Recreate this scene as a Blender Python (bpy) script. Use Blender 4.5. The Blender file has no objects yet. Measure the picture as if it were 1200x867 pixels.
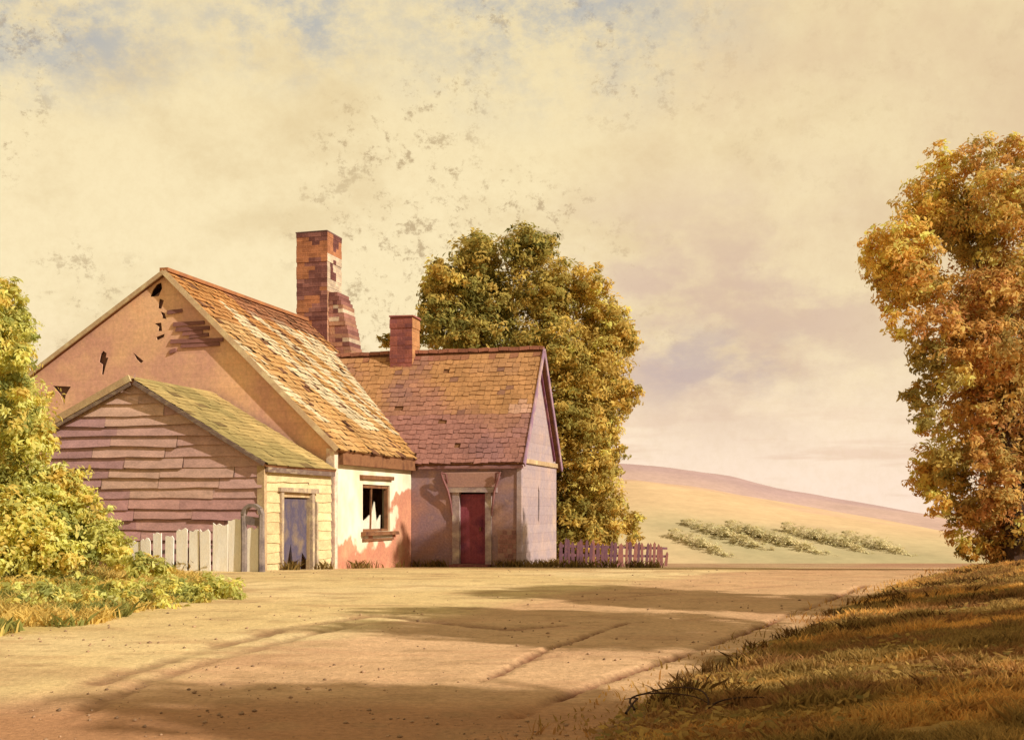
import bpy, math, random
import numpy as np
from mathutils import Vector, Matrix, noise
from mathutils.geometry import tessellate_polygon

random.seed(7)
rng = np.random.default_rng(7)
scene = bpy.context.scene
COL = scene.collection
R = math.radians

# ------------------------------------------------------------------ camera
EYE, F, HX, HY = 1.6, 1450.0, 600.0, 600.0     # measured on the 1200 x 867 picture
cam_d = bpy.data.cameras.new("camera")
cam = bpy.data.objects.new("camera", cam_d)
COL.objects.link(cam)
cam.location = (0, 0, EYE)
cam.rotation_euler = (R(90), 0, 0)
cam_d.sensor_width = 36
cam_d.lens = 36 * F / 1200
cam_d.shift_y = (HY - 433.5) / 1200
cam_d.clip_end = 6000
scene.camera = cam


def P(px, py, Y):
    """the point at depth Y that a measured picture position stands for"""
    return Vector(((px - HX) / F * Y, Y, EYE + (HY - py) / F * Y))


# ------------------------------------------------------------------ colours
def lin(v):
    v /= 255.0
    return v / 12.92 if v <= 0.04045 else ((v + 0.055) / 1.055) ** 2.4


def sky_c(r, g, b):
    return (lin(r), lin(g), lin(b))


def c(r, g, b, k=1.0):
    """surface colour: what it looks like in this warm light, with the warmth of the light taken out"""
    q = (lin(r) * k * .90, lin(g) * k, lin(b) * k * 1.24)
    y = .3 * q[0] + .6 * q[1] + .1 * q[2]
    return tuple(min(.9, v + (y - v) * .10) for v in q)


def mixc(a, b, t):
    return tuple(a[i] + (b[i] - a[i]) * t for i in range(3))


def sstep(a, b, x):
    t = np.clip((x - a) / (b - a), 0, 1)
    return t * t * (3 - 2 * t)


# ------------------------------------------------------------------ materials
def wash(name, cols=None, scale=1.2, detail=6, gran=0.22, gscale=22, bump=0.25, rough=0.92, attr=False,
         stretch=(1, 1, 1), trans=0.0, brick=None, bdist=0.02, boards=None, mottle=0.0):
    """an uneven, weathered surface: a few pigments mixed by broad noise, plus fine grain"""
    m = bpy.data.materials.new(name)
    m.use_nodes = True
    nt = m.node_tree
    N, L = nt.nodes, nt.links
    N.clear()
    out = N.new("ShaderNodeOutputMaterial")
    bs = N.new("ShaderNodeBsdfPrincipled")
    bs.inputs["Roughness"].default_value = rough
    bs.inputs["Specular IOR Level"].default_value = 0.12
    tc = N.new("ShaderNodeTexCoord")
    mp = N.new("ShaderNodeMapping")
    mp.inputs["Scale"].default_value = stretch
    L.new(tc.outputs["Object"], mp.inputs["Vector"])
    vec = mp.outputs["Vector"]

    def nz(s, d, r=0.6):
        n = N.new("ShaderNodeTexNoise")
        n.inputs["Scale"].default_value = s
        n.inputs["Detail"].default_value = d
        n.inputs["Roughness"].default_value = r
        L.new(vec, n.inputs["Vector"])
        return n.outputs["Fac"]

    def mix(mode, fac, a, b):
        x = N.new("ShaderNodeMix")
        x.data_type = "RGBA"
        x.blend_type = mode
        if isinstance(fac, float):
            x.inputs[0].default_value = fac
        else:
            L.new(fac, x.inputs[0])
        for k, v in ((6, a), (7, b)):
            if isinstance(v, tuple):
                x.inputs[k].default_value = (*v, 1)
            else:
                L.new(v, x.inputs[k])
        return x.outputs[2]

    def ramp(src, stops):
        r = N.new("ShaderNodeValToRGB")
        e = r.color_ramp.elements
        while len(e) < len(stops):
            e.new(0.5)
        for el, (p, col) in zip(e, stops):
            el.position = p
            el.color = (*col, 1)
        L.new(src, r.inputs["Fac"])
        return r.outputs["Color"]

    big = nz(scale, detail)
    if attr:
        a = N.new("ShaderNodeAttribute")
        a.attribute_name = "Col"
        col = a.outputs["Color"]
        if mottle:
            col = mix("MULTIPLY", 1.0, col, ramp(big, [(0.3, (1 - mottle,) * 3), (0.7, (1 + mottle * 0.6,) * 3)]))
    else:
        n = len(cols)
        col = ramp(big, [(0.3 + 0.4 * i / max(1, n - 1), q) for i, q in enumerate(cols)])
    g = nz(gscale, 4, 0.75)
    if gran:
        col = mix("MULTIPLY", 1.0, col, ramp(g, [(0.3, (1 - gran,) * 3), (0.65, (1 + gran * 0.45,) * 3)]))
    height = g
    if brick or boards:
        sp = N.new("ShaderNodeSeparateXYZ")
        L.new(tc.outputs["Object"], sp.inputs[0])
        ad = N.new("ShaderNodeMath")
        ad.operation = "ADD"
        L.new(sp.outputs["X"], ad.inputs[0])
        L.new(sp.outputs["Y"], ad.inputs[1])
        cb = N.new("ShaderNodeCombineXYZ")
        L.new(ad.outputs[0], cb.inputs["X"])
        L.new(sp.outputs["Z"], cb.inputs["Y"])
        b = N.new("ShaderNodeTexBrick")
        L.new(cb.outputs[0], b.inputs["Vector"])
        b.inputs["Scale"].default_value = 1
        b.inputs["Color1"].default_value = (1, 1, 1, 1)
        b.inputs["Color2"].default_value = (0.72, 0.66, 0.68, 1)
        b.inputs["Mortar"].default_value = (0.62, 0.56, 0.52, 1) if boards else (1.15, 1.1, 1.0, 1)
        bw, bh, ms = brick or boards
        b.inputs["Brick Width"].default_value = bw
        b.inputs["Row Height"].default_value = bh
        b.inputs["Mortar Size"].default_value = ms
        b.inputs["Mortar Smooth"].default_value = 0.4
        b.inputs["Bias"].default_value = -0.2
        col = mix("MULTIPLY", 0.35 if boards else 0.75, col, b.outputs["Color"])
        ma = N.new("ShaderNodeMath")
        ma.operation = "MULTIPLY_ADD"
        L.new(b.outputs["Fac"], ma.inputs[0])
        ma.inputs[1].default_value = -1.0
        L.new(g, ma.inputs[2])
        height = ma.outputs[0]
    if bump:
        bp = N.new("ShaderNodeBump")
        bp.inputs["Strength"].default_value = bump
        bp.inputs["Distance"].default_value = bdist
        L.new(height, bp.inputs["Height"])
        L.new(bp.outputs["Normal"], bs.inputs["Normal"])
    L.new(col, bs.inputs["Base Color"])
    if trans:
        t = N.new("ShaderNodeBsdfTranslucent")
        L.new(col, t.inputs["Color"])
        ms_ = N.new("ShaderNodeMixShader")
        ms_.inputs["Fac"].default_value = trans
        L.new(bs.outputs[0], ms_.inputs[1])
        L.new(t.outputs[0], ms_.inputs[2])
        L.new(ms_.outputs[0], out.inputs[0])
    else:
        L.new(bs.outputs[0], out.inputs[0])
    return m


# ------------------------------------------------------------------ mesh builder
class MB:
    def __init__(self):
        self.v, self.f, self.c = [], [], []

    def face(self, pts, col=(1, 1, 1)):
        i = len(self.v)
        self.v += [tuple(p) for p in pts]
        self.f.append(tuple(range(i, i + len(pts))))
        self.c.append(col)

    def hexa(self, p, col=(1, 1, 1)):
        """eight corners: four below, four above, same turn"""
        i = len(self.v)
        self.v += [tuple(q) for q in p]
        for q in ((3, 2, 1, 0), (4, 5, 6, 7), (0, 1, 5, 4), (1, 2, 6, 5), (2, 3, 7, 6), (3, 0, 4, 7)):
            self.f.append(tuple(i + k for k in q))
            self.c.append(col)

    def box(self, x0, x1, y0, y1, z0, z1, col=(1, 1, 1), jit=0.0):
        j = lambda: random.uniform(-jit, jit) if jit else 0
        self.hexa([(x + j(), y + j(), z + j()) for z in (z0, z1) for x, y in ((x0, y0), (x1, y0), (x1, y1), (x0, y1))], col)

    def bar(self, a, b, w, h, up=Vector((0, 0, 1)), col=(1, 1, 1)):
        a, b = Vector(a), Vector(b)
        d = (b - a).normalized()
        s = d.cross(up).normalized() * (w / 2)
        u = s.cross(d).normalized() * (h / 2)
        self.hexa([a - s - u, a + s - u, b + s - u, b - s - u, a - s + u, a + s + u, b + s + u, b - s + u], col)

    def tube(self, pts, rad, n=8, col=(1, 1, 1)):
        pts = [Vector(p) for p in pts]
        base = len(self.v)
        for k, p in enumerate(pts):
            d = (pts[min(k + 1, len(pts) - 1)] - pts[max(k - 1, 0)]).normalized()
            s = d.cross(Vector((0.31, 0.9, 0.2))).normalized()
            u = s.cross(d)
            for q in range(n):
                t = 2 * math.pi * q / n
                rr = rad[k] * (1 + 0.12 * math.sin(3 * t + k))
                self.v.append(tuple(p + s * math.cos(t) * rr + u * math.sin(t) * rr))
        for k in range(len(pts) - 1):
            for q in range(n):
                a = base + k * n + q
                b = base + k * n + (q + 1) % n
                self.f.append((a, b, b + n, a + n))
                self.c.append(col)
        self.f.append(tuple(base + (len(pts) - 1) * n + q for q in range(n)))
        self.c.append(col)

    def panel(self, outline, holes, fn, th, col=(1, 1, 1)):
        """a flat wall with real openings: fn(u, w, d) -> point, d = depth into the wall"""
        loops = [list(outline)] + [list(h) for h in holes]
        flat = [p for l in loops for p in l]
        tris = tessellate_polygon([[Vector((p[0], p[1], 0)) for p in l] for l in loops])
        i = len(self.v)
        n = len(flat)
        self.v += [tuple(fn(p[0], p[1], 0)) for p in flat] + [tuple(fn(p[0], p[1], th)) for p in flat]
        for t in tris:
            self.f.append(tuple(i + k for k in t))
            self.f.append(tuple(i + n + k for k in reversed(t)))
            self.c += [col, col]
        k = 0
        for l in loops:
            for q in range(len(l)):
                a, b = i + k + q, i + k + (q + 1) % len(l)
                self.f.append((a, b, b + n, a + n))
                self.c.append(col)
            k += len(l)

    def build(self, name, mat, parent=None, recalc=False):
        me = bpy.data.meshes.new(name)
        me.from_pydata(self.v, [], self.f)
        if self.c:
            at = me.color_attributes.new("Col", "FLOAT_COLOR", "CORNER")
            cols = np.empty((len(me.loops), 4), np.float32)
            k = 0
            for f, q in zip(self.f, self.c):
                cols[k:k + len(f), :3] = q
                k += len(f)
            cols[:, 3] = 1
            at.data.foreach_set("color", cols.ravel())
        me.materials.append(mat)
        if recalc:
            import bmesh
            bm = bmesh.new()
            bm.from_mesh(me)
            bmesh.ops.recalc_face_normals(bm, faces=bm.faces)
            bm.to_mesh(me)
            bm.free()
        o = bpy.data.objects.new(name, me)
        COL.objects.link(o)
        if parent:
            o.parent = parent
        return o


def array_mesh(name, verts, faces, vcol, mat, parent=None, smooth=False):
    """fast path for big meshes: equal-sized faces, colour per vertex"""
    me = bpy.data.meshes.new(name)
    nv, nf, k = len(verts), len(faces), faces.shape[1]
    me.vertices.add(nv)
    me.vertices.foreach_set("co", np.asarray(verts, np.float32).ravel())
    me.loops.add(nf * k)
    me.loops.foreach_set("vertex_index", np.asarray(faces, np.int32).ravel())
    me.polygons.add(nf)
    me.polygons.foreach_set("loop_start", np.arange(0, nf * k, k, dtype=np.int32))
    me.update(calc_edges=True)
    at = me.color_attributes.new("Col", "FLOAT_COLOR", "POINT")
    q = np.ones((nv, 4), np.float32)
    q[:, :3] = vcol
    at.data.foreach_set("color", q.ravel())
    if smooth:
        me.polygons.foreach_set("use_smooth", np.ones(nf, bool))
    me.materials.append(mat)
    o = bpy.data.objects.new(name, me)
    COL.objects.link(o)
    if parent:
        o.parent = parent
    return o


def tag(o, label, cat, group=None, kind=None):
    o["label"] = label
    o["category"] = cat
    if group:
        o["group"] = group
    if kind:
        o["kind"] = kind
    return o


def empty(name, loc, rz=0.0):
    o = bpy.data.objects.new(name, None)
    o.location = loc
    o.rotation_euler = (0, 0, rz)
    o.empty_display_size = 0.3
    COL.objects.link(o)
    return o


def vnoise(x, y, s, seed=0):
    """vectorised smooth value noise"""
    x = np.asarray(x, float) * s + seed * 17.3
    y = np.asarray(y, float) * s + seed * 9.7
    xi, yi = np.floor(x).astype(np.int64), np.floor(y).astype(np.int64)
    fx, fy = x - xi, y - yi
    fx, fy = fx * fx * (3 - 2 * fx), fy * fy * (3 - 2 * fy)

    def h(a, b):
        n = (a * 374761393 + b * 668265263 + seed * 974711) & 0x7FFFFFFF
        n = ((n ^ (n >> 13)) * 1274126177) & 0x7FFFFFFF
        return ((n ^ (n >> 16)) & 0xFFFF) / 65535.0
    return (h(xi, yi) * (1 - fx) * (1 - fy) + h(xi + 1, yi) * fx * (1 - fy) + h(xi, yi + 1) * (1 - fx) * fy + h(xi + 1, yi + 1) * fx * fy)


def fbm(x, y, s, seed=0, o=4):
    t, a, n = 0, 0.5, 0
    for k in range(o):
        t = t + a * vnoise(x, y, s * 2 ** k, seed + k)
        n += a
        a *= 0.5
    return t / n


# ------------------------------------------------------------------ ground
GY = np.array([-40, 0, 9, 14, 20, 26, 30, 34, 41, 46, 50, 60, 90, 160, 400, 4000.])
GZ = np.array([0, 0, 0, .03, .10, .165, .19, .045, -.205, -.30, -.55, -1.5, -4.2, -6, -7, -7.])
EY = np.array([-10, 4, 8.7, 9.7, 12.2, 15.5, 19, 23.4, 33, 45, 60, 200.])
EX = np.array([-1.1, -.5, .45, .85, 1.75, 3.35, 4.9, 7.0, 12.3, 17.5, 24, 80.])


def base_z(Y):
    return np.interp(Y, GY, GZ)


def edge_x(Y):
    return np.interp(Y, EY, EX)


def bank(X, Y):
    d = X - edge_x(Y) + 0.6 * (fbm(X, Y, 0.7, 5) - 0.5)
    return 0.30 * sstep(0.0, 3.6, d) * (1 - sstep(34, 46, Y)) + 0.07 * sstep(0, 0.6, d) * (1 - sstep(34, 46, Y))


def gz(X, Y):
    X, Y = np.asarray(X, float), np.asarray(Y, float)
    z = base_z(Y) + bank(X, Y)
    near = 1 - sstep(26, 33, Y)
    return z + near * 0.05 * (fbm(X, Y, 0.35, 2) - 0.5) + near * 0.02 * (fbm(X, Y, 2.1, 3) - 0.5)


def G(px, py):
    """ground point that a measured picture position stands for (open road and yard)"""
    Y = 20.0
    for _ in range(40):
        Y = 0.5 * Y + 0.5 * F * (EYE - float(base_z(Y))) / (py - HY)
    return (px - HX) / F * Y, Y


def poly_dist(X, Y, pts):
    d = np.full(X.shape, 1e9)
    for (ax, ay), (bx, by) in zip(pts[:-1], pts[1:]):
        vx, vy = bx - ax, by - ay
        t = np.clip(((X - ax) * vx + (Y - ay) * vy) / (vx * vx + vy * vy + 1e-9), 0, 1)
        d = np.minimum(d, np.hypot(X - ax - t * vx, Y - ay - t * vy))
    return d


RUTS = [  # picture positions measured along each wheel track, half width in metres, depth of tone
    ([(20, 832), (90, 806), (170, 779), (260, 754), (340, 735), (440, 721), (520, 730), (600, 737), (660, 732)], .16, .55),
    ([(70, 842), (170, 797), (260, 769), (340, 748), (420, 731)], .12, .45),
    ([(520, 778), (600, 777), (650, 770)], .10, .4),
    ([(560, 800), (640, 762), (690, 744), (735, 729)], 
     .06, .95),
    ([(600, 838), (680, 806), (730, 790), (785, 773), (860, 745), (950, 711), (1012, 686)], .075, 1.0),
    ([(440, 722), (560, 712), (700, 702), (860, 690), (1000, 680)], .12, .25),
]
RUTS = [([G(*p) for p in pts], w, k) for pts, w, k in RUTS]

SAND = np.array(c(228, 188, 118))
SAND2 = np.array(c(236, 198, 132))
SAND3 = np.array(c(192, 144, 90))
RUT = np.array(c(122, 68, 40))
ROADC = np.array(c(212, 152, 106))
OLIVE = np.array(c(146, 112, 50))
GOLD = np.array(c(204, 152, 66))
BROWN = np.array(c(144, 92, 48))
YEL = np.array(c(206, 170, 78))
FARG = np.array(c(196, 160, 92))


def ground_parts():
    ys = [4.0]
    while ys[-1] < 52:
        ys.append(ys[-1] + max(0.035, ys[-1] * 0.0042))
    while ys[-1] < 4500:
        ys.append(ys[-1] * 1.12)
    ys = np.array([-40, -20, -8, 0, 2, 3.2] + ys)
    xs = np.concatenate([-np.geomspace(4500, 22, 40), np.linspace(-21.8, 21.8, 560), np.geomspace(22, 4500, 40)])
    X, Y = np.meshgrid(xs, ys)
    Z = gz(X, Y)
    n1, n2, n3 = fbm(X, Y, 0.22, 11), fbm(X, Y * 2.2, 0.9, 12), fbm(X, Y, 5.0, 13, 3)
    t1 = sstep(.35, .65, n1)[..., None]
    colr = SAND * (1 - t1) + SAND2 * t1
    t2 = (sstep(.5, .75, n2) * 0.55)[..., None]
    colr = colr * (1 - t2) + SAND3 * t2
    e = X - edge_x(Y)
    # the road is a touch browner than the yard
    lx = np.interp(Y, [6, 9, 12, 16, 22, 30, 45], [-7, -5.2, -3.6, -2.2, 0.4, 5.5, 13.])
    rd = (sstep(-.6, .8, X - lx + 1.2 * (n2 - .5)) * 0.65)[..., None]
    colr = colr * (1 - rd) + ROADC * rd
    for pts, w, k in RUTS:
        d = poly_dist(X, Y, pts) + 0.12 * (n3 - .5) * (w / .1)
        brk = sstep(.33, .5, fbm(X, Y, 1.3, 31))
        m = (1 - sstep(w * 0.35, w * 1.25, d)) * k * (0.35 + 0.65 * brk)
        Z = Z - 0.06 * m
        colr = colr * (1 - m[..., None]) + RUT * m[..., None]
    # the near shadow's brown painted into the ground, then stones and hoof dents
    shade_tone = (1 - sstep(9.5, 11.4, Y + 1.0 * (n2 - .5) + .05 * (X + 2) ** 2 * (X < -2))) * (X < 3) * .85
    colr = colr * (1 - shade_tone[..., None]) + np.array(c(182, 122, 74)) * shade_tone[..., None]
    sp = sstep(.74, .82, vnoise(X * 1.0, Y * 1.5, 3.1, 41)) * 0.35
    colr = colr * (1 - sp[..., None]) + SAND3 * 0.8 * sp[..., None]
    # browner strip at the foot of the buildings and along the crest
    band = np.exp(-((Y - 33.5) / 3.5) ** 2) * sstep(.4, .6, n2) * 0.5 * (X < 8)
    colr = colr * (1 - band[..., None]) + np.array(c(170, 105, 55)) * band[..., None]
    crest = sstep(36, 40, Y) * (1 - sstep(50, 60, Y)) * (X > -1) * 0.55
    colr = colr * (1 - crest[..., None]) + np.array(c(150, 92, 70)) * crest[..., None]
    # the grassy bank on the right
    bk = sstep(-.15, .25, e + 0.9 * (n2 - .5)) * (1 - sstep(48, 70, Y))
    q1, q2 = sstep(.4, .62, fbm(X, Y * 1.6, .55, 21)), sstep(.42, .66, fbm(X, Y * 2.0, .9, 22))
    gc = OLIVE * (1 - q1[..., None]) + GOLD * q1[..., None]
    gc = gc * (1 - 0.75 * q2[..., None]) + BROWN * 0.75 * q2[..., None]
    gc = gc * (.8 + .45 * sstep(.3, .6, n3))[..., None]
    colr = colr * (1 - bk[..., None]) + gc * bk[..., None]
    # yellow rough grass lower left
    lg = sstep(0, 1.5, -X - np.interp(Y, [10, 14, 18, 24, 30], [7, 6.2, 4.9, 5.4, 7.5]) + 1.6 * (n2 - .5)) * sstep(14.5, 17, Y) * (1 - sstep(31, 34, Y))
    colr = colr * (1 - .8 * lg[..., None]) + YEL * .8 * lg[..., None]
    far = sstep(60, 120, Y)[..., None]
    colr = colr * (1 - far) + FARG * far
    ny, nx = X.shape
    idx = np.arange(ny * nx).reshape(ny, nx)
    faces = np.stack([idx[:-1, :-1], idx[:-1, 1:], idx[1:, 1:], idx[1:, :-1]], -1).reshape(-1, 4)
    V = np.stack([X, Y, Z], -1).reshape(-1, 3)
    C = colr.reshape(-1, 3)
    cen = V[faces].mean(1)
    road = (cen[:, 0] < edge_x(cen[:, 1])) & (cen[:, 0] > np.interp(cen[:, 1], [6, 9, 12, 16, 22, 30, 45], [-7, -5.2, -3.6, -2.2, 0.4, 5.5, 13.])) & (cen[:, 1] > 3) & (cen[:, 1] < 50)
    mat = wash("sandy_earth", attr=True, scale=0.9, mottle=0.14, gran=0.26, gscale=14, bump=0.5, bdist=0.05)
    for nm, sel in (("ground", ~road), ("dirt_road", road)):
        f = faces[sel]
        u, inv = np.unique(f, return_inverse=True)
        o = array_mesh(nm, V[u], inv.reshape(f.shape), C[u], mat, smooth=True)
        o["kind"] = "structure"


ground_parts()


# ------------------------------------------------------------------ hills
def hill(name, prof, y0, y1, colf, zfoot):
    px = np.linspace(-300, 1750, 240)
    top = np.interp(px, [p[0] for p in prof], [p[1] for p in prof])
    nt = 70
    V, C = [], []
    for k in range(nt):
        t = k / (nt - 1) * 1.5
        Y = y0 + (y1 - y0) * t
        X = (px - HX) / F * y1
        zt = EYE + (HY - top) / F * y1
        s = math.sin(min(t, 1) * math.pi / 2) ** 1.15 if t <= 1 else math.cos((t - 1) * math.pi / 2 / 0.5 * 0.9)
        rough = (fbm(X, np.full_like(X, Y), 0.03, 3) - .5) * 3.0 * min(t, 1) * (y1 / 300) * .5
        Z = zfoot + (zt - zfoot) * s + rough * (1 if t < 1 else .4)
        V.append(np.stack([X, np.full_like(X, Y), Z], -1))
        C.append(colf(px, X, Y, np.full_like(X, min(t, 1)), s))
    V, C = np.array(V).reshape(-1, 3), np.array(C).reshape(-1, 3)
    nx = len(px)
    idx = np.arange(nt * nx).reshape(nt, nx)
    faces = np.stack([idx[:-1, :-1], idx[:-1, 1:], idx[1:, 1:], idx[1:, :-1]], -1).reshape(-1, 4)
    o = array_mesh(name, V, faces, C, wash(name + "_surface", attr=True, scale=.05, mottle=.12, gran=.1, gscale=.4, bump=0), smooth=True)
    o["kind"] = "structure"


def near_col(px, X, Y, t, s):
    n = fbm(X, np.full_like(X, Y * 2), .02, 8)
    a, b, g = np.array(c(222, 180, 126)), np.array(c(216, 170, 128)), np.array(c(200, 176, 122))  # hill colours paled: distance haze painted in
    q = sstep(.45, .62, n)[:, None]
    k = a * (1 - q) + b * q
    gq = ((1 - sstep(.12, .5, t)) * (0.35 + .5 * sstep(.4, .6, fbm(X, np.full_like(X, Y), .05, 9))))[:, None]
    k = k * (1 - gq) + g * gq
    # paler grey-green turf where the scrub grows
    st = np.zeros_like(px)
    for sx, sy, ln_ in ((822, .10, .16), (848, .16, .2), (888, .15, .22), (922, .12, .18), (952, .16, .2), (990, .14, .18), (1032, .14, .16)):
        x0 = (sx - HX) / F * (185 + 115 * sy)
        st = np.maximum(st, np.exp(-((X - x0 + (t - sy) * 55) / 6.5) ** 2) * np.exp(-((t - sy) / ln_) ** 2))
    st = (st * sstep(.25, .6, fbm(X, np.full_like(X, Y * .6), .12, 19)))[:, None] * .8
    return k * (1 - st) + np.array(c(178, 160, 110)) * st


def far_col(px, X, Y, t, s):
    n = fbm(X, np.full_like(X, Y), .012, 18)
    a, b = np.array(c(204, 164, 142)), np.array(c(188, 150, 138))
    q = sstep(.35, .65, n)[:, None]
    return a * (1 - q) + b * q


hill("hill", [(-300, 585), (300, 575), (600, 562), (735, 562), (800, 570), (900, 588), (1000, 606), (1060, 622), (1110, 642), (1160, 664), (1750, 670)], 185, 300, near_col, -6.3)
hill("distant_ridge", [(-300, 570), (300, 545), (600, 536), (725, 543), (800, 551), (850, 559), (900, 572), (960, 583), (1040, 598), (1110, 620), (1170, 634), (1750, 640)], 420, 560, far_col, -7.2)

# ------------------------------------------------------------------ the buildings
A15 = R(15)
O = Vector((-4.94, 34.1, 0))
BX, AX = Vector((math.cos(A15), -math.sin(A15), 0)), Vector((math.sin(A15), math.cos(A15), 0))


def W(b, a, z=0):
    return O + BX * b + AX * a + Vector((0, 0, z))


def board_rows(mb, rows, left, right, fn, colf, holes=(), bh=.28, out=.035, piece=3.2, miss=0.03):
    """lapped weatherboards; fn(u, z, d) with d > 0 standing proud of the wall"""
    for z0 in rows:
        z1 = z0 + bh
        l0, r0, l1, r1 = left(z0), right(z0), left(z1), right(z1)
        if r0 - l0 < .1:
            continue
        if r1 - l1 < 0.02:
            m = (l1 + r1) / 2
            l1 = r1 = m
        cuts = []
        for h in holes:
            if h[2] < z1 - .04 and h[3] > z0 + .04:
                cuts.append((h[0], h[1]))
        spans, s = [], l0
        for h0, h1 in sorted(cuts):
            spans.append((s, h0))
            s = h1
        spans.append((s, r0))
        for a, b in spans:
            u = a
            while u < b - .03:
                e = min(b, u + piece * random.uniform(.6, 1.3))
                if b - e < .4:
                    e = b
                tl = max(u, l1) if u == l0 else u
                tr = min(e, r1) if e == r0 else e
                tl, tr = min(max(tl, l1), r1), max(min(tr, r1), l1)
                if random.random() > miss:
                    sg = random.uniform(-.03, .03)
                    sg2 = random.uniform(-.03, .03)
                    oo = out * random.uniform(.7, 1.6)
                    col = colf((u + e) / 2, z0)
                    n = max(2, int((e - u) / .45))
                    prev = None
                    for k in range(n + 1):
                        t = k / n
                        ub, ut = u + (e - u) * t, tl + (tr - tl) * t
                        zb = z0 + sg + (sg2 - sg) * t + random.uniform(-.014, .014)
                        cur = (fn(ub, zb, oo), fn(ut, z1 + .02, .006), fn(ub, zb, 0))
                        if prev:
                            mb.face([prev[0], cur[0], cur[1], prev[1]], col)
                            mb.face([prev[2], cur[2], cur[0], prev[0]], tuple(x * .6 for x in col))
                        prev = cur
                u = e + random.uniform(.0, .012)


def tile_rows(mb, n_rows, pitch, tw, org, up, along, nor, lo, hi, colf, lift=.035, miss=0.0, jit=.02):
    """courses of roof tiles; lo(v), hi(v) bound the course along the eave"""
    org, up, along, nor = Vector(org), Vector(up), Vector(along), Vector(nor)
    for r in range(n_rows):
        v = r * pitch
        a, b = lo(v), hi(v)
        u = a - (r % 2) * tw / 2
        sag = .0
        while u < b:
            w = tw * random.uniform(.75, 1.25)
            u0, u1 = max(u, a), min(u + w - .008, b)
            u += w
            if u1 - u0 < .03 or random.random() < miss:
                continue
            j = [random.uniform(-jit, jit) for _ in range(4)]
            l = lift * random.uniform(.6, 1.5)
            vb = v + random.uniform(-.03, .02)
            p0 = org + along * u0 + up * (vb + j[0]) + nor * l
            p1 = org + along * u1 + up * (vb + j[1]) + nor * (l + j[3] * .4)
            p2 = org + along * u1 + up * (v + pitch * 1.12) + nor * .012
            p3 = org + along * u0 + up * (v + pitch * 1.12) + nor * .012
            col = colf((u0 + u1) / 2, v)
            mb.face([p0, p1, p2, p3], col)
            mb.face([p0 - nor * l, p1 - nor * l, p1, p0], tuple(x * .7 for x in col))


def tone(col, s=.12):
    k = random.uniform(1 - s, 1 + s)
    return tuple(x * k for x in col)


timber_grey = wash("weathered_timber", [c(150, 125, 100), c(120, 92, 78), c(176, 148, 112)], scale=2.5, stretch=(1, 1, 3))
timber_brown = wash("brown_timber", [c(120, 72, 44), c(150, 98, 58), c(98, 58, 40)], scale=2.0)
timber_cream = wash("cream_timber", [c(212, 178, 118), c(190, 150, 104), c(222, 192, 132)], scale=2.0)
attr_board = wash("painted_board", attr=True, scale=2.2, mottle=.22, gran=.25, gscale=18, stretch=(1, 1, 2.2))
attr_tile = wash("roof_tile", attr=True, scale=.9, mottle=.2, gran=.28, gscale=14)
dark_in = wash("dark_interior", [c(92, 60, 46), c(112, 74, 56)], gran=.1, bump=0)

# ---- barn: gable to the viewer, ridge running back
EV, RX, RZ, LEN = 3.45, -5.13, 8.39, 12.8
LX, LZ = -12.7, 8.39 - .632 * 7.57
SL = (RZ - EV) / -RX
barn = empty("barn", W(0, 0), -A15)
tag(barn, "tall old barn with salmon gable full of holes and patchy ochre roof", "barn")

jag = lambda pts, s=.0: [(x + random.uniform(-s, s), z + random.uniform(-s, s)) for x, z in pts]


def gpt(px, py):
    """gable coordinates (x, z) of a measured picture position"""
    k = (px - HX) / F
    s = (O.x - k * O.y) / (k * AX.x - (-BX.x)) if False else None
    # solve O.x + BX.x*b = k*(O.y + BX.y*b)
    b = (k * O.y - O.x) / (BX.x - k * BX.y)
    Y = O.y + BX.y * b
    return b, EYE + (HY - py) / F * Y


holes_px = [
    [(62, 452), (83, 453), (77, 463), (75, 475), (71, 463)],
    [(121, 411), (125, 414), (124, 419), (127, 419), (124, 428), (121, 440), (119, 438), (120, 427), (116, 424), (118, 415)],
    [(156, 413), (162, 418), (168, 423), (165, 426), (160, 421)],
    [(184, 333), (189, 331), (190, 338), (186, 347), (176, 348), (179, 340)],
    [(187, 350), (192, 352), (189, 362), (185, 361)],
    [(188, 365), (193, 367), (195, 374), (191, 373)],
    [(181, 379), (189, 378), (190, 388), (185, 388), (186, 383)],
    [(183, 395), (193, 391), (192, 395), (184, 399)],
]
holes = [[gpt(*q) for q in h] for h in holes_px]
gout = [(LX, -.8), (-.001, -.8), (-.001, EV), (RX, RZ), (LX, LZ)]
plaster = wash("salmon_boarding", [c(246, 172, 118), c(246, 186, 130), c(226, 162, 128), c(248, 188, 132)], scale=.42, detail=7, gran=.2, gscale=9, boards=(5.2, .34, .006), bump=.2)
mb = MB()
mb.panel(gout, holes, lambda u, w, d: (u, d, w), .03)
g = mb.build("gable_wall", plaster, barn, recalc=True)
mb = MB()
mb.panel([(LX + .4, -.3), (-.4, -.3), (-.4, EV - .2), (RX, RZ - .3), (LX + .4, LZ - .1)], [], lambda u, w, d: (u, .08 + d, w), .05)
mb.build("hole_backing", wash("brown_hole_backing", [c(132, 88, 66), c(112, 76, 60)]), barn)  # brown sheet added just behind the holes so their shade reads brown
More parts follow.
